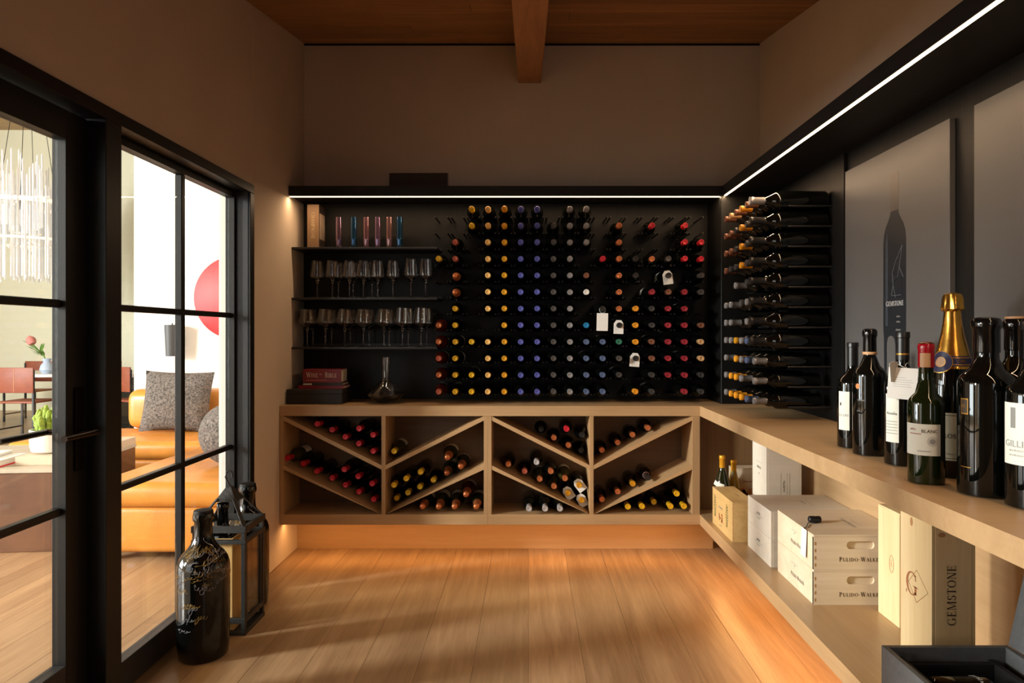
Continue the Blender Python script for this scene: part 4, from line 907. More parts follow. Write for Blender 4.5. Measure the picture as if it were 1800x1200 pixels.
# two flat crates with handle slots
def pulido(z0, label, side_text=True):
    t, w, d, h = crate('wine_crate', label, 1.044, 1.386, 2.500, 2.860, z0, z0+0.128, PINE, 'flat pine crates with handle slots', slot=(-0.050, 0.052))
    serif('lettering', 'Pulido-Walker', 0.0165, INK, t, (-0.0775, -d-0.0007, h*0.30), (1, 0, 0), ZV, align='LEFT', space=0.12)
    serif('lettering', 'Pulido-Walker', 0.0150, INK, t, (-w-0.0007, -0.03, h*0.36), (0, -1, 0), ZV)
    lbox('brand_mark', -w-0.0008, -w, -0.004, 0.004, h*0.62, h*0.62+0.004, INKG, t)
    lbox('brand_mark', -w-0.0008, -w, -0.03, 0.03, h*0.70, h*0.70+0.001, INKG, t)
    return t, w, d, h
pulido(SZ, 'pale pine crate with handle slot, under the crate with the black stopper')
t, w, d, h = pulido(SZ+0.1285, 'pale pine crate with handle slot, topmost of its stack, black stopper on top')
serif('lettering', 'Pulido-Walker', 0.0150, INKG, t, (0.03, -0.02, h+0.0002), (0, -1, 0), (1, 0, 0)); lbox('brand_mark', 0.06, 0.0608, -0.06, 0.03, h-0.0004, h+0.0002, INKG, t)
ztop = SZ+0.1285+0.128
# stopper with tag
st = thing('bottle_stopper', 'ribbed black stopper with hanging white tag lying on the top pine crate', 'stopper', (1.115, 2.66, ztop))
pts_ = [(0.008, 0), (0.0115, 0.002), (0.0125, 0.010), (0.0115, 0.022), (0.0125, 0.026), (0.0125, 0.044), (0.009, 0.048), (0, 0.048)]
bm = bmesh.new(); addlathe(bm, pts_, 24)
for v in bm.verts:
    r_ = math.hypot(v.co.x, v.co.y)
    if r_ > 0.01: f = 1+0.06*math.sin(8*math.atan2(v.co.y, v.co.x)); v.co.x *= f; v.co.y *= f
bmesh.ops.rotate(bm, matrix=Matrix.Rotation(-PI/2, 3, 'Y'), verts=bm.verts); bmesh.ops.translate(bm, vec=(0.024, 0, 0.0135), verts=bm.verts)
new('stopper_head', finish(bm, mat('black_rubber', (18, 18, 20), 0.4), 50), st)
new('stopper_base', lathe([(0.010, 0), (0.011, 0.001), (0.011, 0.004), (0, 0.004)], mat('black_rubber', (18, 18, 20)), 20), st)
tube('strap', [(-0.015, -0.004, 0.010), (-0.035, -0.02, 0.003), (-0.055, -0.06, 0.0025), (-0.071, -0.080, 0.002), (-0.0755, -0.084, -0.006)], 0.0016, mat('black_rubber', (18, 18, 20)), st, 6)
wt_ = lbox('paper_tag', -0.0003, 0.0003, -0.024, 0.024, -0.104, 0.0, TAGM, st, 0.0); wt_.location = (-0.0755, -0.086, 0.002); wt_.rotation_euler = (0.03, 0.03, 0)
# white stacked crates
for z0, lab in ((SZ, 'whitewashed crate, under the other whitewashed crate of its stack'), (SZ+0.1195, 'whitewashed crate, topmost of its stack, behind the crates with handle slots')):
    t, w, d, h = crate('wine_crate', lab, 1.030, 1.386, 2.900, 3.205, z0, z0+0.119, PINEW, 'whitewashed crates')
    text('lettering', '~7', 0.017, INKB, t, (-w-0.0012, 0.0, h*0.60), (0, -1, 0), ZV, space=1.1); text('lettering', '~11', 0.010, INKG, t, (-w-0.0012, 0.0, h*0.42), (0, -1, 0), ZV); lbox('brand_mark', -w-0.0008, -w, -0.05, 0.05, h*0.50, h*0.51, INKG, t)
    if z0 > SZ: text('lettering', '~7', 0.020, INKG, t, (0.02, 0.0, h+0.0002), (0, -1, 0), (1, 0, 0)); lbox('brand_mark', 0.045, 0.046, -0.05, 0.05, h-0.0004, h+0.0002, INKG, t)
# tall white box
t, w, d, h = crate('tall_wine_box', 'tall whitewashed single-bottle box standing behind the whitewashed crates', 1.150, 1.320, 3.300, 3.505, SZ, SZ+0.52, PINEW)
text('lettering', '~7', 0.020, INKB, t, (-w-0.0012, 0.0, 0.33), (0, -1, 0), ZV); lbox('brand_mark', -w-0.0008, -w, -0.045, 0.045, 0.356, 0.357, INKG, t); text('lettering', '~4', 0.012, INKG, t, (-w-0.0012, 0.0, 0.30), (0, -1, 0), ZV)
text('lettering', '~7', 0.019, INKB, t, (0.0, -d-0.0012, 0.26), (0, 0, 1), (-1, 0, 0), space=1.3)
for xq in (-0.016, 0.014, 0.026): lbox('brand_mark', xq, xq+0.0008, -d-0.0008, -d, 0.20, 0.32, INKG, t)
# small yellow crate and the one behind the bottles
t, w, d, h = crate('wine_crate', 'small yellow pine crate with printed figures in front of the gold-capped bottle', 0.972, 1.085, 3.255, 3.605, SZ, SZ+0.190, PINEK)
GRN = mat('green_print', (92, 88, 40), 0.8)
rq = random.Random(11)
for yc in (0.125, -0.085):
    bm = bmesh.new()
    for k in range(26): 
        zz = 0.045+0.11*k/26; yy_ = yc+0.016*math.sin(k*2.1)*(0.4+0.6*math.sin(PI*k/26)); s_ = 0.004+0.003*rq.random(); addbox(bm, -w-0.0007, -w, yy_-s_, yy_+s_, zz, zz+0.006)
    new('printed_figure', finish(bm, GRN), t)
bm = bmesh.new()
for k in range(22): yy_ = 0.02+rq.uniform(-0.032, 0.032); zz = 0.062+rq.uniform(-0.02, 0.02); addbox(bm, -w-0.0007, -w, yy_-0.005, yy_+0.005, zz, zz+0.007)
new('printed_crest', finish(bm, INKR), t); text('lettering', '~7', 0.022, INKG, t, (-w-0.0012, 0.02, 0.115), (0, -1, 0), ZV); text('lettering', '~9', 0.012, INKG, t, (-w-0.0012, 0.02, 0.025), (0, -1, 0), ZV)
text('lettering', '~7', 0.03, mat('pale_brown_print', (186, 146, 96), 0.8), t, (0.01, -0.02, h+0.0002), (0, -1, 0), (1, 0, 0))
t, w, d, h = crate('wine_crate', 'pale crate with orange printed house behind the golden wine bottle', 1.127, 1.330, 3.745, 3.845, SZ, SZ+0.256, PINE)
text('lettering', '~10', 0.023, INKR, t, (-w-0.0012, 0.0, h*0.74), (0, -1, 0), ZV) if False else text('lettering', '~10', 0.017, INKR, t, (-0.02, -d-0.0012, h*0.72), (1, 0, 0), ZV); bm = bmesh.new()
for k in range(14): xx_ = -0.02+rq.uniform(-0.05, 0.05); addbox(bm, xx_-0.007, xx_+0.007, -d-0.0007, -d, 0.11, 0.12+rq.random()*0.03)
new('printed_house', finish(bm, mat('orange_print', (206, 142, 88), 0.8)), t)
# two standing bottles in the corner of the crate shelf
def shelf_bottle(label, X, Y, Hh, R, gm, capn, papers):
    k = profile('burgundy', R, Hh); o = new('wine_bottle', lathe(k[0], gm, 36, smooth=50), None, (X, Y, SZ)); tag(o, label, 'bottle')
    new('capsule', lathe(capsule_prof(k[1], k[2], 'burgundy'), CAPS[capn], 28, cap0=False, smooth=40), o)
    if papers:
        a = ang_to_cam(o)-0.5; lab_on(o, R, Hh*0.18, Hh*0.36, a, 0.9, LABEL); 
        bm = bmesh.new(); n = 12
        A = []; B = []
        for i in range(n+1):
            aa = a-0.75+1.5*i/n; z0_ = Hh*(0.56-0.05*(i/n)); f = lambda z_: R*(0.99 if z_ < 0.56*Hh else 0.99-0.30*(z_/Hh-0.56)/0.09)
            A.append(bm.verts.new(((f(z0_)+0.002)*math.cos(aa), (f(z0_)+0.002)*math.sin(aa), z0_))); z1_ = z0_+0.022; B.append(bm.verts.new(((f(z1_)+0.002)*math.cos(aa), (f(z1_)+0.002)*math.sin(aa), z1_)))
        for i in range(n): bm.faces.new((A[i], A[i+1], B[i+1], B[i]))
        new('shoulder_label', finish(bm, LABEL, 60), o)
    return o
shelf_bottle('dark green bottle with gold capsule standing behind the small yellow crate', 1.036, 3.652, 0.345, 0.0445, mat('dark_olive_glass', (28, 30, 12), 0.05, spec=0.6), 'gold', True)
shelf_bottle('golden white wine bottle standing between the dark green bottle and printed crate', 1.113, 3.704, 0.31, 0.0375, GOLDG, 'gold', False)
# two tall gemstone boxes
t, w, d, h = crate('tall_wine_box', 'upright yellow pine box behind the box with the letter G', 1.250, 1.372, 2.300, 2.440, SZ, SZ+0.386, PINEY, 'upright pine boxes')
bm = bmesh.new()
addtube(bm, [(-w-0.0006, -0.02-0.013*math.cos(a_), 0.20+0.03*math.sin(a_)) for a_ in [PI*2*k/16 for k in range(17)]], 0.0007, 4); new('crest_print', finish(bm, mat('burnt_brand', (168, 108, 70), 0.8)), t); text('lettering', '~4', 0.016, mat('burnt_brand', (168, 108, 70), 0.8), t, (-w-0.0012, -0.02, 0.205), (0, 0, 1), (0, 1, 0))
t, w, d, h = crate('tall_wine_box', 'upright knotty pine box marked with a G in a diamond', 1.080, 1.197, 1.828, 1.982, SZ, SZ+0.50, PINEY, 'upright pine boxes')
bm = bmesh.new(); zc = 0.289; dy, dz = 0.054, 0.045; BRAND = mat('burnt_brand', (168, 108, 70), 0.8)
dia = [(-0.006, -dz), (-0.006-dy, 0), (-0.006, dz), (-0.006+dy*0.75, 0), (-0.006, -dz)]
addtube(bm, [(-w-0.0004, y_, zc+z_) for y_, z_ in dia], 0.0008, 4); new('diamond_outline', finish(bm, BRAND), t)
serif('lettering', 'G', 0.066, BRAND, t, (-w-0.0007, 0.016, zc), (0, -1, 0), ZV)
serif('lettering', 'GEMSTONE', 0.0235, mat('dark_brand', (66, 44, 28), 0.8), t, (-0.006, -d-0.0007, 0.291), (0, 0, 1), (-1, 0, 0), space=0.06)
for (yy_, zz, s_) in ((0.02, 0.462, 0.009), (0.045, 0.26, 0.004)):
    kn = new('knot', lathe([(s_, 0), (s_*0.6, 0.0004), (0, 0.0005)], mat('wood_knot', (182, 132, 88), 0.7), 14, cap0=False), t, (-w-0.0002, yy_, zz), (0, -PI/2, 0)); kn.scale = (1.4, 0.8, 1)
kn = new('knot', lathe([(0.008, 0), (0.005, 0.0004), (0, 0.0005)], mat('wood_knot', (1,1,1)), 14, cap0=False), t, (-0.032, -d-0.0002, 0.452), (PI/2, 0, 0)); kn.scale = (1.3, 0.8, 1)
# open dark case with a bottle in it
GC = mat('grey_stained_case', (92, 95, 98), 0.5, noise=0.12, nscale=60, bump=0.05, bscale=120); GCD = mat('black_case_lining', (20, 20, 21), 0.6)
cx0, cx1, cy0, cy1, ch = 0.908, 1.232, 1.245, 1.757, 0.190
c_ = thing('wine_case', 'dark grey wooden case with raised lid on the shelf by the letter G box', 'case', ((cx0+cx1)/2, (cy0+cy1)/2, SZ)); w, d = (cx1-cx0)/2, (cy1-cy0)/2
lbox('side_board', -w, -w+0.014, -d, d, 0, ch, GC, c_, 0.001); lbox('side_board', w-0.014, w, -d, d, 0, ch, GC, c_, 0.001); lbox('end_board', -w+0.014, w-0.014, d-0.014, d, 0, ch, GC, c_, 0.001); lbox('end_board', -w+0.014, w-0.014, -d, -d+0.014, 0, ch, GC, c_, 0.001)
lbox('base_board', -w+0.014, w-0.014, -d+0.014, d-0.014, 0.055, 0.067, GCD, c_); lbox('inner_rail', -w+0.030, -w+0.046, -d+0.014, d-0.014, 0.012, ch-0.022, GCD, c_, 0.001); lbox('inner_rail', w-0.06, w-0.045, -d+0.014, d-0.014, 0.012, ch-0.03, GCD, c_, 0.001)
lbox('inner_rail', -w+0.046, w-0.06, d-0.040, d-0.026, 0.012, ch-0.03, GCD, c_, 0.001)
ld = new('lid', boxme(0, 0.012, -d, d, 0, 0.33, GC, 0.001), c_, (w+0.002, 0, ch), (0, 0.22, 0)); 
o = new('wine_bottle', bottle_mesh('magnum', 0.050, 0.24, BGLASS, 36) if False else lathe([(r, z*0.205/0.30) for r, z in profile('bordeaux', 0.052, 0.30)[0]], BGLASS, 36, smooth=50), None, (0.962, 1.62, SZ+0.067+0.0535), (0, PI/2, 0)); tag(o, 'black bottle lying inside the open dark grey case', 'bottle')
curved_text(o, '~9', 0.016, TAGM, 0.052, 0.105, PI*0.98)
rbm = o

# ================================================================== POSTERS
PG = mat('grey_poster', (84, 83, 83), 0.42, spec=0.35)
def poster(y0, y1, z0, z1, label):
    t = thing('wall_poster', label, 'poster', (1.398, (y0+y1)/2, z0), 0, 'grey posters'); box('panel', 1.382, 1.4015, y0, y1, z0, z1, PG, t, 0.0012); return t
po = poster(2.240, 2.980, 0.8775, 1.977, 'grey poster with a tall printed bottle on the black side wall')
poster(1.36, 2.118, 0.8775, 1.977, 'plain grey poster panel behind the bottle with the tan wax disc')
xp = 1.3818
def flat(name, pts, m, off=0.0):
    me = prism([(y-po.location.y, z-po.location.z) for y, z in pts], xp-0.0006-off-po.location.x, xp-po.location.x, m, 'X'); return new(name, me, po)
yc = 2.578
hb = [(0.0285, 1.735), (0.030, 1.722), (0.045, 1.700), (0.062, 1.680), (0.074, 1.655), (0.0795, 1.620), (0.0795, 1.285), (0.075, 1.262), (0.072, 1.0)]
flat('printed_bottle', [(yc+a_, z) for a_, z in hb]+[(yc-a_, z) for a_, z in reversed(hb)], mat('poster_bottle_ink', (26, 30, 36), 0.4))
flat('printed_sheen', [(yc+0.062, 1.62), (yc+0.050, 1.66), (yc+0.046, 1.62), (yc+0.046, 1.30), (yc+0.062, 1.30)], mat('poster_sheen_ink', (52, 58, 68), 0.4), 0.0003)
flat('printed_capsule', [(yc+0.0285, 1.735), (yc+0.0285, 1.872), (yc+0.024, 1.877), (yc-0.024, 1.877), (yc-0.0285, 1.872), (yc-0.0285, 1.735)], mat('poster_capsule_ink', (74, 68, 64), 0.4))
flat('printed_arch', [(yc+0.052, 1.0), (yc+0.052, 1.235), (yc+0.045, 1.255), (yc+0.03, 1.263), (yc+0.012, 1.262), (yc-0.002, 1.25), (yc-0.008, 1.23), (yc-0.008, 1.0)], PG, 0.0004)
bm = bmesh.new(); rq = random.Random(4)
gp = [(-0.055, 1.600), (-0.030, 1.560), (-0.010, 1.545), (0.015, 1.500), (0.035, 1.480), (0.038, 1.440), (0.020, 1.415), (-0.010, 1.405), (-0.050, 1.415), (-0.062, 1.480), (-0.020, 1.480), (0.008, 1.455), (-0.035, 1.520)]
for i in range(len(gp)):
    ds = sorted(range(len(gp)), key=lambda j: (gp[i][0]-gp[j][0])**2+(gp[i][1]-gp[j][1])**2)[1:4]
    for j in ds: addbar(bm, (xp-0.0009-po.location.x, yc+gp[i][0]-po.location.y, gp[i][1]-po.location.z), (xp-0.0009-po.location.x, yc+gp[j][0]-po.location.y, gp[j][1]-po.location.z), 0.0011, 0.0004, (1, 0, 0))
new('line_drawing', finish(bm, mat('pale_blue_ink', (118, 126, 136), 0.6)), po)
WI = mat('poster_white_ink', (196, 198, 200), 0.6)
serif('lettering', 'GEMSTONE', 0.0185, WI, po, (xp-0.0012-po.location.x, yc-0.004-po.location.y, 1.385-po.location.z), (0, -1, 0), ZV)
for k, s in enumerate(('~6', '~6', '~8')): text('lettering', s, 0.012, INKG, po, (xp-0.0012-po.location.x, yc-0.03-po.location.y, (1.335, 1.315, 1.285)[k]-po.location.z), (0, -1, 0), ZV)

# ================================================================== FLOOR THINGS ON THE LEFT
GOLDI = mat('gold_pen', (176, 142, 72), 0.45, metal=0.2); SILV = mat('silver_pen', (172, 170, 176), 0.45, metal=0.2)
def large_bottle(label, X, Y, R, Hh):
    nr = 0.034; P = [(0, 0.012), (R*0.6, 0.006), (R*0.86, 0), (R*0.95, 0.008), (R*0.985, 0.10*Hh), (R, 0.3*Hh), (R, 0.60*Hh), (R*0.98, 0.635*Hh), (R*0.92, 0.67*Hh), (R*0.80, 0.705*Hh), (R*0.62, 0.737*Hh), (nr*1.35, 0.775*Hh), (nr*1.06, 0.81*Hh), (nr, 0.84*Hh), (nr*0.98, 0.925*Hh), (nr*1.14, 0.935*Hh), (nr*1.16, 0.965*Hh), (nr*1.05, 0.985*Hh), (nr*1.05, 0.998*Hh), (0, Hh)]
    o = new('large_format_bottle', lathe(P, BGLASS, 48, smooth=50), None, (X, Y, 0)); tag(o, label, 'bottle', 'large format bottles on the floor')
    new('matt_cover', lathe([(nr*1.07, 0.975*Hh), (nr*1.08, 0.992*Hh), (nr*1.0, 1.003*Hh), (nr*0.7, 1.006*Hh), (0, 1.007*Hh)], mat('matt_black_cover', (16, 15, 15), 0.6, spec=0.2), 36, cap0=False), o); return o, P  # added matt cover so the glass top doesn't mirror the red disc
def prof_r(P, z):
    for (ra, za), (rb, zb) in zip(P[3:], P[4:]):
        if za <= z <= zb: return ra+(rb-ra)*(z-za)/max(zb-za, 1e-6)
    return P[3][0]
def signatures(o, P, n, seed, zlo, zhi, a_mid, a_half):
    q = random.Random(seed)
    for k in range(n):
        m = GOLDI if q.random() < 0.55 else SILV
        a0 = a_mid+q.uniform(-a_half, a_half); z0 = q.uniform(zlo, zhi); ln = q.uniform(0.025, 0.055); s = q.uniform(0.004, 0.0095); tilt = q.uniform(-0.1, 0.35); pts = []
        x = 0; ph = q.uniform(0, 6); q1 = q.uniform(420, 700); q2 = q.uniform(120, 260)
        while x < ln:
            u = x+0.0055*math.sin(x*q1+ph+1.3); v = s*(math.sin(x*q1+ph)*0.75+math.sin(x*q2+2*ph)*0.6)*(1.7 if x < 0.014 else 0.8)
            zz = z0+u*tilt+v; rr = prof_r(P, zz)+0.0012; aa = a0+u/rr; pts.append((rr*math.cos(aa), rr*math.sin(aa), zz)); x += 0.0011
        bm = bmesh.new(); addtube(bm, pts, 0.00045, 3); new('signature', finish(bm, m), o)
o, P = large_bottle('large signed black bottle on the floor in front of the lantern', -1.288, 2.705, 0.0975, 0.572)
signatures(o, P, 36, 21, 0.27, 0.44, ang_to_cam(o), 1.30); signatures(o, P, 7, 22, 0.13, 0.27, ang_to_cam(o)-0.75, 0.45)
bm = bmesh.new(); pts = [(0.02, 0.436), (0.05, 0.405), (0.065, 0.392), (0.05, 0.386), (0.01, 0.381), (-0.03, 0.379)]
addtube(bm, [((prof_r(P, z)+0.0014)*math.cos(ang_to_cam(o)+x/0.09), (prof_r(P, z)+0.0014)*math.sin(ang_to_cam(o)+x/0.09), z) for x, z in pts], 0.001, 4); new('signature', finish(bm, GOLDI), o)
o, P = large_bottle('large black bottle on the floor behind the lantern, by the plaster wall', -1.322, 3.215, 0.0955, 0.566)
signatures(o, P, 8, 25, 0.36, 0.43, ang_to_cam(o)-0.5, 0.5)
# lantern
LX0, LX1, LY0, LY1 = -1.4165, -1.194, 2.875, 3.085; lx, ly = (LX0+LX1)/2, (LY0+LY1)/2
ln_ = thing('lantern', 'black iron lantern with hook top and glass sides on the floor', 'lantern', (lx, ly, 0)); w, d = (LX1-LX0)/2, (LY1-LY0)/2
IRON = mat('black_iron', (30, 30, 30), 0.55, bump=0.15, bscale=120)
for sx_ in (-1, 1):
    for sy_ in (-1, 1): lbox('corner_post', sx_*w-(0.017 if sx_ > 0 else 0), sx_*w+(0.017 if sx_ < 0 else 0), sy_*d-(0.017 if sy_ > 0 else 0), sy_*d+(0.017 if sy_ < 0 else 0), 0, 0.455, IRON, ln_, 0.001)
def ring(z0, z1, o_=0.0, nm='frame_band'):
    for a_, b_, c_2, e_ in ((-w-o_, w+o_, -d-o_, -d+0.014), (-w-o_, w+o_, d-0.014, d+o_), (-w-o_, -w+0.014, -d+0.014, d-0.014), (w-0.014, w+o_, -d+0.014, d-0.014)): lbox(nm, a_, b_, c_2, e_, z0, z1, IRON, ln_, 0.001)
ring(0.0, 0.018, 0.002); ring(0.050, 0.072, 0.001); ring(0.385, 0.402, 0.004); ring(0.432, 0.460, 0.004)
lbox('base_plate', -w+0.014, w-0.014, -d+0.014, d-0.014, 0.002, 0.010, IRON, ln_)
LG = glassy('lantern_glass', (0.93, 0.93, 0.92), 1.5)
for nm, a_, b_, c_2, e_ in (('pane', w-0.010, w-0.007, -d+0.017, d-0.017), ('pane', -w+0.007, -w+0.010, -d+0.017, d-0.017), ('pane', -w+0.017, w-0.017, d-0.010, d-0.007)): lbox(nm, a_, b_, c_2, e_, 0.072, 0.385, LG, ln_)
# door frame of the lantern's side face
for a_, b_, z0_, z1_ in ((-d+0.017, -d+0.027, 0.072, 0.385), (d-0.04, d-0.03, 0.072, 0.385)): lbox('door_strip', w-0.006, w-0.001, a_, b_, z0_, z1_, IRON, ln_)
cap_z = 0.548; top = [(-0.046, -0.046, cap_z), (0.046, -0.046, cap_z), (0.046, 0.046, cap_z), (-0.046, 0.046, cap_z)]; apex = (0, 0, 0.612)
for (sx_, sy_) in ((-1, -1), (1, -1), (1, 1), (-1, 1)): bar('roof_strap', (sx_*(w-0.006), sy_*(d-0.006), 0.458), (sx_*0.036, sy_*0.036, 0.560), 0.016, IRON, ln_, 0.005)
for a_ in (-0.5, 0.5): bar('roof_strap', (a_*w, -d+0.008, 0.458), (a_*0.05, -0.036, 0.556), 0.012, IRON, ln_, 0.004) if a_ > 9 else None
bm = bmesh.new(); vb = [bm.verts.new(p_) for p_ in top]; vm = [bm.verts.new((x*0.25, y*0.25, 0.604)) for x, y, z in top]; va = bm.verts.new(apex)
for k in range(4): bm.faces.new((vb[k], vb[(k+1)%4], vm[(k+1)%4], vm[k])); bm.faces.new((vm[k], vm[(k+1)%4], va))
bm.faces.new(vb[::-1]); new('roof_cap', finish(bm, IRON), ln_)
hk = [(0, 0, 0.606)]+[(0.0+0.016*math.sin(t_)-0.0*t_, 0, 0.655-0.022*math.cos(t_)) for t_ in [PI*(0.0+0.14*k) for k in range(0, 11)]]
tube('hook', [(0, 0, 0.604), (-0.004, 0, 0.618), (-0.012, 0, 0.632), (-0.017, 0, 0.648), (-0.014, 0, 0.665), (-0.003, 0, 0.675), (0.009, 0, 0.670), (0.014, 0, 0.657), (0.012, 0, 0.646)], 0.0042, IRON, ln_, 8)
# wooden sleeve and bottle held in the lantern
TANP = wood('tan_box_wood', (186, 150, 92), (206, 172, 112), 'Z', rough=0.6, rnd=0.0)
sl = thing('wooden_sleeve', 'tan wooden box with grooved edges inside the iron lantern', 'box', (lx-0.02, ly-0.02, 0.010)); ws, ds_ = 0.070, 0.066
lbox('board', -ws, ws, -ds_, -ds_+0.008, 0, 0.392, TANP, sl, 0.001); lbox('board', -ws, ws, ds_-0.008, ds_, 0, 0.392, TANP, sl, 0.001); lbox('board', -ws, -ws+0.008, -ds_+0.008, ds_-0.008, 0, 0.392, TANP, sl, 0.001); lbox('board', ws-0.008, ws, -ds_+0.008, ds_-0.008, 0, 0.392, TANP, sl, 0.001)
lbox('base_board', -ws+0.008, ws-0.008, -ds_+0.008, ds_-0.008, 0.0, 0.006, TANP, sl)
Rb = 0.055; P = [(0, 0.01), (Rb*0.9, 0), (Rb, 0.01), (Rb, 0.37), (Rb*0.93, 0.392), (Rb*0.75, 0.405), (0.030, 0.416), (0.024, 0.43), (0.022, 0.45), (0.022, 0.495), (0.025, 0.50), (0.025, 0.52), (0.02, 0.525), (0, 0.525)]
o = new('wine_bottle', lathe(P, BGLASS, 36, smooth=50), None, (lx-0.02, ly-0.02, 0.0165)); tag(o, 'black bottle standing in the tan box inside the lantern', 'bottle')

# ================================================================== LIVING ROOM THINGS
LEA = mat('tan_leather', (202, 134, 56), 0.36, spec=0.5, noise=0.10, nscale=6, bump=0.25, bscale=9)
so = thing('sectional_sofa', 'tan leather sectional sofa with chaise seen through the glass', 'sofa', (-2.6, 5.0, 0))
def sb(name, x0, x1, y0, y1, z0, z1, bev, seg=5): return box(name, x0, x1, y0, y1, z0, z1, LEA, so, bev, seg)
sb('chaise_base', -2.43, -1.68, 3.80, 5.24, 0.05, 0.31, 0.035); sb('chaise_cushion', -2.45, -1.67, 3.77, 5.22, 0.305, 0.448, 0.055)
sb('seat_base', -4.0, -1.68, 5.26, 6.16, 0.05, 0.31, 0.035); sb('seat_cushion', -4.02, -1.67, 5.23, 6.05, 0.305, 0.448, 0.055); sb('backrest', -3.53, -1.68, 5.96, 6.24, 0.44, 0.79, 0.09)
for x, y in ((-2.38, 3.86), (-1.74, 3.86), (-2.38, 5.15), (-3.9, 5.35), (-3.9, 6.1), (-1.74, 6.1)): box('sofa_foot', x-0.025, x+0.025, y-0.025, y+0.025, 0, 0.05, BLACKM, so)
GREY = mat('charcoal_tweed', (98, 92, 88), 0.95, noise=0.8, nscale=75, bump=0.3, bscale=160)
def pillow_mesh(w, h, t, m):
    bm = bmesh.new(); n = 14; g = {}
    for s in (-1, 1):
        for i in range(n+1):
            for j in range(n+1):
                u, v = 2*i/n-1, 2*j/n-1; e = (1-abs(u)**2.6)*(1-abs(v)**2.6); edge = abs(u) == 1 or abs(v) == 1
                if edge and s == 1 and (i, j, -1) in g: g[(i, j, 1)] = g[(i, j, -1)]; continue
                k = 1-0.07*(1-abs(u*v)); g[(i, j, s)] = bm.verts.new((u*w/2*(1-0.06*(1-v*v)), s*t/2*(max(e, 0)**0.5), v*h/2*(1-0.06*(1-u*u))))
        for i in range(n):
            for j in range(n): bm.faces.new([g[(i+a, j+b, s)] for a, b in ((0, 0), (1, 0), (1, 1), (0, 1))])
    return finish(bm, m, 80)
cu = new('throw_pillow', pillow_mesh(0.56, 0.52, 0.18, GREY), None, (-2.985, 5.80, 0.448+0.255), (-0.22, 0.03, 0.12)); tag(cu, 'square grey tweed pillow leaning on the leather sofa back', 'pillow')
bm = bmesh.new(); bmesh.ops.create_uvsphere(bm, u_segments=28, v_segments=18, radius=0.2)
for v in bm.verts: v.co.y *= 0.85; v.co.z *= 0.98
cu = new('round_pillow', finish(bm, GREY, 80), None, (-1.88, 4.33, 0.448+0.194)); tag(cu, 'round grey tweed pillow on the leather chaise', 'pillow')
# wall art and sconce
ra = new('wall_art', lathe([(0.383, 0), (0.383, 0.012), (0.381, 0.0135), (0, 0.0135)], mat('red_lacquer', (226, 40, 46), 0.5), 96, smooth=40), None, (-2.70, 6.2995, 1.612), (PI/2, 0, 0)); tag(ra, 'large plain red disc on the white living room wall', 'wall art')
sc = thing('wall_sconce', 'black tapered wall sconce beside the red disc', 'wall lamp', (-3.235, 6.20, 1.075))
new('shade', lathe([(0.050, 0), (0.054, 0.002), (0.066, 0.282), (0.064, 0.284), (0.050, 0.004)], mat('charcoal_shade', (64, 66, 68), 0.5), 30, False, False), sc); lbox('mounting_arm', -0.012, 0.012, 0.04, 0.0995, 0.14, 0.165, BLACKM, sc); lbox('finial', -0.005, 0.005, -0.005, 0.005, 0.28, 0.30, BLACKM, sc); lbox('shade_bar', -0.064, 0.064, -0.004, 0.004, 0.272, 0.280, BLACKM, sc)
# painting
pt = thing('painting', 'tall teal painting with pale flowers and figures on the olive wall', 'painting', (-5.30, 11.47, 0.875)); TE = mat('teal_canvas', (70, 138, 152), 0.7, noise=0.25, nscale=3)
lbox('canvas', -0.6, 0.60, -0.02, 0.025, 0, 1.745, TE, pt, 0.003); PK = mat('pale_pink_paint', (214, 196, 186), 0.7); PB = mat('pale_blue_paint', (160, 206, 216), 0.7); rq = random.Random(9)
for (x, z, r, m_) in ((-1.44+0.0, 1.47, 0.10, PK),): pass
new('painted_moon', lathe([(0.075, 0), (0.075, 0.003), (0, 0.003)], PK, 30), pt, (-1.30+1.285-0.03, -0.02, 1.47), (PI/2, 0, 0))
for k in range(26):
    x = rq.uniform(-0.55, 0.55); z = rq.uniform(0.1, 1.65); s = rq.uniform(0.015, 0.05)
    new('painted_flower', lathe([(s, 0), (s*0.5, 0.0025), (0, 0.003)], rq.choice([PK, PB, PB]), 7, smooth=None if False else 30), pt, (x, -0.02, z), (PI/2, rq.uniform(0, 3), 0))
for k in range(6):
    x = rq.uniform(-0.35, 0.15); z = rq.uniform(0.1, 0.9); bm = bmesh.new(); addtube(bm, [(x, -0.021, z+0.2), (x+0.03, -0.022, z+0.1), (x+0.10, -0.022, z+0.04), (x+0.2, -0.021, z+0.06)], [0.012, 0.02, 0.016, 0.006], 6); new('painted_figure', finish(bm, PB, 50), pt)
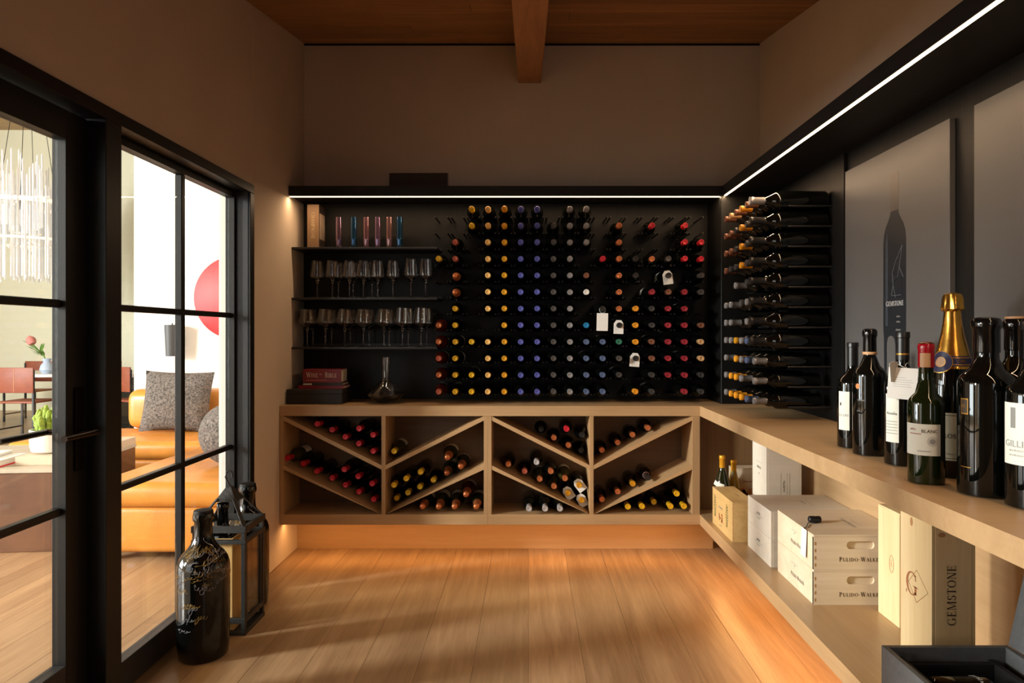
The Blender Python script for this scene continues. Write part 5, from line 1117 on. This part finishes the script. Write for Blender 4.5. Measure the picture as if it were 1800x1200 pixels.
# coffee table, pot, cactus, book
CT = mat('bronze_table_side', (98, 68, 50), 0.35, metal=0.2, noise=0.2, nscale=5); CTT = mat('concrete_table_top', (172, 162, 146), 0.5, noise=0.08, nscale=12)
ct = thing('coffee_table', 'low bronze block coffee table with concrete top beyond the glass door', 'table', (-3.50, 4.35, 0), 0.09)
lbox('table_body', -0.70, 0.72, -0.42, 0.50, 0.0, 0.462, CT, ct, 0.004); lbox('table_top', -0.705, 0.725, -0.425, 0.505, 0.462, 0.484, CTT, ct, 0.002); lbox('raised_slab', 0.40, 0.722, -0.30, 0.50, 0.484, 0.536, mat('travertine_slab', (196, 178, 156), 0.5), ct, 0.002)
pot = thing('potted_cactus', 'green branching cactus in a round white pot on the coffee table', 'plant', (-2.985, 4.26, 0.536))
new('pot', lathe([(0, 0), (0.075, 0), (0.098, 0.014), (0.106, 0.05), (0.108, 0.145), (0.101, 0.145), (0.099, 0.05), (0, 0.03)], mat('white_ceramic', (232, 230, 226), 0.35), 40), pot); new('soil', lathe([(0.1, 0.125), (0, 0.13)], mat('dark_soil', (60, 46, 34), 0.9), 24, cap0=False), pot)
CAC = mat('lime_cactus', (118, 142, 34), 0.7, noise=0.3, nscale=60, bump=0.5, bscale=90); rq = random.Random(2)
for k in range(18):
    a_ = rq.uniform(0, 2*PI); r_ = 0.075*math.sqrt(rq.random()); hgt = rq.uniform(0.07, 0.185); bx0, by0 = r_*math.cos(a_), r_*math.sin(a_); lean = rq.uniform(-0.02, 0.03)
    n_ = 7; pts = [(bx0+lean*(i/n_)*math.cos(a_), by0+lean*(i/n_)*math.sin(a_), 0.122+hgt*i/n_) for i in range(n_+1)]; rad = [0.018+0.003*math.sin(i*2.4+k) for i in range(n_)]+[0.007]
    bm = bmesh.new(); addtube(bm, pts, rad, 8); new('cactus_stem', finish(bm, CAC, 60), pot)
bk = thing('art_book', 'large white book with red lower edge lying on the coffee table', 'book', (-3.335, 4.12, 0.484), 0.12)
lbox('page_block', -0.20, 0.20, -0.13, 0.13, 0.008, 0.038, PAGE, bk); lbox('cover', -0.205, 0.205, -0.135, 0.135, 0, 0.008, mat('red_board', (196, 34, 44), 0.5), bk); lbox('cover', -0.205, 0.205, -0.135, 0.135, 0.038, 0.044, mat('white_board', (226, 224, 220), 0.5), bk)
bk2 = thing('art_book', 'smaller grey and white book on top of the large white book', 'book', (-3.36, 4.14, 0.5285), 0.2); lbox('page_block', -0.15, 0.15, -0.10, 0.10, 0.004, 0.016, PAGE, bk2); lbox('cover', -0.153, 0.153, -0.103, 0.103, 0, 0.004, mat('grey_board', (150, 150, 150), 0.5), bk2); lbox('cover', -0.153, 0.153, -0.103, 0.103, 0.016, 0.020, mat('white_board', (1, 1, 1)), bk2)
# dining table, chairs, vase
dt = thing('dining_table', 'long white-topped dining table under the chandelier', 'table', (-6.7, 9.4, 0))
lbox('table_top', -1.7, 1.55, -0.5, 0.5, 0.715, 0.755, mat('white_table_top', (216, 216, 212), 0.35), dt, 0.004); 
for x in (-1.3, 1.15): lbox('table_leg', x-0.05, x+0.05, -0.35, 0.35, 0, 0.715, BLACKM, dt, 0.004)
CHL = mat('saddle_leather', (138, 70, 44), 0.5, noise=0.12, nscale=10)
def dchair(label, x, y, rz):
    t = thing('dining_chair', label, 'chair', (x, y, 0), rz, 'saddle leather dining chairs')
    lbox('seat', -0.23, 0.23, -0.22, 0.22, 0.43, 0.455, CHL, t, 0.008, 2); bk_ = lbox('backrest', -0.235, 0.235, 0.215, 0.235, 0.56, 0.87, CHL, t, 0.006, 2); lbox('seam', -0.003, 0.003, 0.236, 0.2375, 0.57, 0.86, mat('stitching', (196, 140, 104), 0.7), bk_)
    for sx_ in (-1, 1): 
        lbox('leg', sx_*0.225-0.011, sx_*0.225+0.011, 0.205, 0.227, 0, 0.84, BLACKM, t); lbox('leg', sx_*0.225-0.011, sx_*0.225+0.011, -0.22, -0.198, 0, 0.44, BLACKM, t); lbox('stretcher', sx_*0.225-0.008, sx_*0.225+0.008, -0.20, 0.21, 0.10, 0.116, BLACKM, t)
    return t
dchair('saddle leather dining chair with its back towards the coffee table', -6.27, 8.55, PI); dchair('saddle leather dining chair beside the teal painting', -5.02, 8.75, PI-0.5)
dchair('saddle leather dining chair at the near side of the dining table', -7.10, 8.55, PI); dchair('saddle leather dining chair on the far side behind the vase', -6.45, 10.2, 0); dchair('saddle leather dining chair on the far side of the table', -7.45, 10.2, 0)
vz = thing('flower_vase', 'pale blue vase with a pink protea on the dining table', 'vase', (-6.42, 9.1, 0.755))
new('vase_body', lathe([(0, 0), (0.055, 0), (0.085, 0.05), (0.07, 0.11), (0.04, 0.15), (0.055, 0.20), (0.048, 0.20), (0.034, 0.15), (0, 0.14)], mat('pale_blue_ceramic', (178, 196, 222), 0.3), 30), vz)
GL = mat('leaf_green', (96, 140, 56), 0.6); tube('flower_stem', [(0, 0, 0.12), (-0.04, 0, 0.24), (-0.12, 0, 0.32), (-0.19, 0, 0.39)], 0.008, GL, vz)
new('protea_bloom', lathe([(0.01, 0), (0.045, 0.02), (0.06, 0.06), (0.05, 0.10), (0.02, 0.13), (0, 0.13)], mat('protea_pink', (206, 132, 124), 0.7), 12), vz, (-0.18, 0, 0.38), (0, -0.5, 0))
rq = random.Random(8)
for k in range(22):
    t_ = rq.random(); b0 = Vector((-0.03-0.16*t_, 0, 0.22+0.17*t_)); a_ = rq.uniform(0, 2*PI); dr = Vector((-0.6+0.7*math.cos(a_), 0.7*math.sin(a_), 0.45+0.3*rq.random())).normalized(); ln2 = rq.uniform(0.09, 0.17); sd = dr.cross(Vector((0, 0, 1))).normalized()*0.017
    bm = bmesh.new(); up_ = dr.cross(sd).normalized()*0.004; v_ = [bm.verts.new(q) for q in (b0, b0+dr*ln2*0.5+sd+up_, b0+dr*ln2, b0+dr*ln2*0.5-sd+up_)]; bm.faces.new(v_); ex = bmesh.ops.extrude_face_region(bm, geom=list(bm.faces)); bmesh.ops.translate(bm, vec=(0, 0, 0.002), verts=[g for g in ex['geom'] if isinstance(g, bmesh.types.BMVert)]); new('leaf', finish(bm, GL), vz)
# chandelier
chd = thing('chandelier', 'round chandelier of hanging crystal rods over the dining table', 'chandelier', (-6.75, 9.2, 2.0)); ROD = mat('crystal_rod', (240, 240, 240), 0.15, spec=0.8, emit=(255, 250, 244), estr=0.12); rq = random.Random(6)
for k in range(4): a_ = k*PI/2+0.4; tube('suspension_wire', [(0.35*math.cos(a_), 0.35*math.sin(a_), 0.9), (0.12*math.cos(a_), 0.12*math.sin(a_), 2.71)], 0.004, BLACKM, chd, 5)
bm = bmesh.new(); addtube(bm, [(0.56*math.cos(2*PI*k/40), 0.56*math.sin(2*PI*k/40), 1.02) for k in range(41)], 0.03, 8); new('light_ring', finish(bm, mat('chandelier_glow', (255, 240, 224), 0.5, emit=(255, 232, 210), estr=1.2), 60), chd)
bm = bmesh.new(); addtube(bm, [(0.60*math.cos(2*PI*k/40), 0.60*math.sin(2*PI*k/40), 0.52) for k in range(41)], 0.016, 8); new('light_ring', finish(bm, mat('chandelier_glow', (1, 1, 1)), 60), chd)
rod_me = [lathe([(0.011, 0), (0.012, 0.01), (0.012, l), (0.006, l+0.02), (0, l+0.02)], ROD, 6) for l in (0.75, 0.95, 1.15, 1.35)]
for k in range(200):
    a_ = k*2.39996; r_ = 0.66*math.sqrt((k+6)/206); i_ = rq.randrange(4); z_ = rq.uniform(0.0, 0.05) if k % 2 else rq.uniform(0.55, 0.72)
    if k % 2 == 0: i_ = rq.randrange(2)
    new('crystal_rod', rod_me[i_], chd, (r_*math.cos(a_), r_*math.sin(a_), z_))
bead = bmesh.new(); bmesh.ops.create_icosphere(bead, subdivisions=1, radius=0.018); bead_me = finish(bead, mat('crystal_bead', (246, 236, 228), 0.15, spec=0.8), None)
for k in range(150):
    a_ = rq.uniform(0, 2*PI); r_ = 0.58+rq.uniform(-0.06, 0.06); zz = rq.choice([0.5, 1.02])+rq.uniform(-0.12, 0.12); new('crystal_bead', bead_me, chd, (r_*math.cos(a_), r_*math.sin(a_), zz))
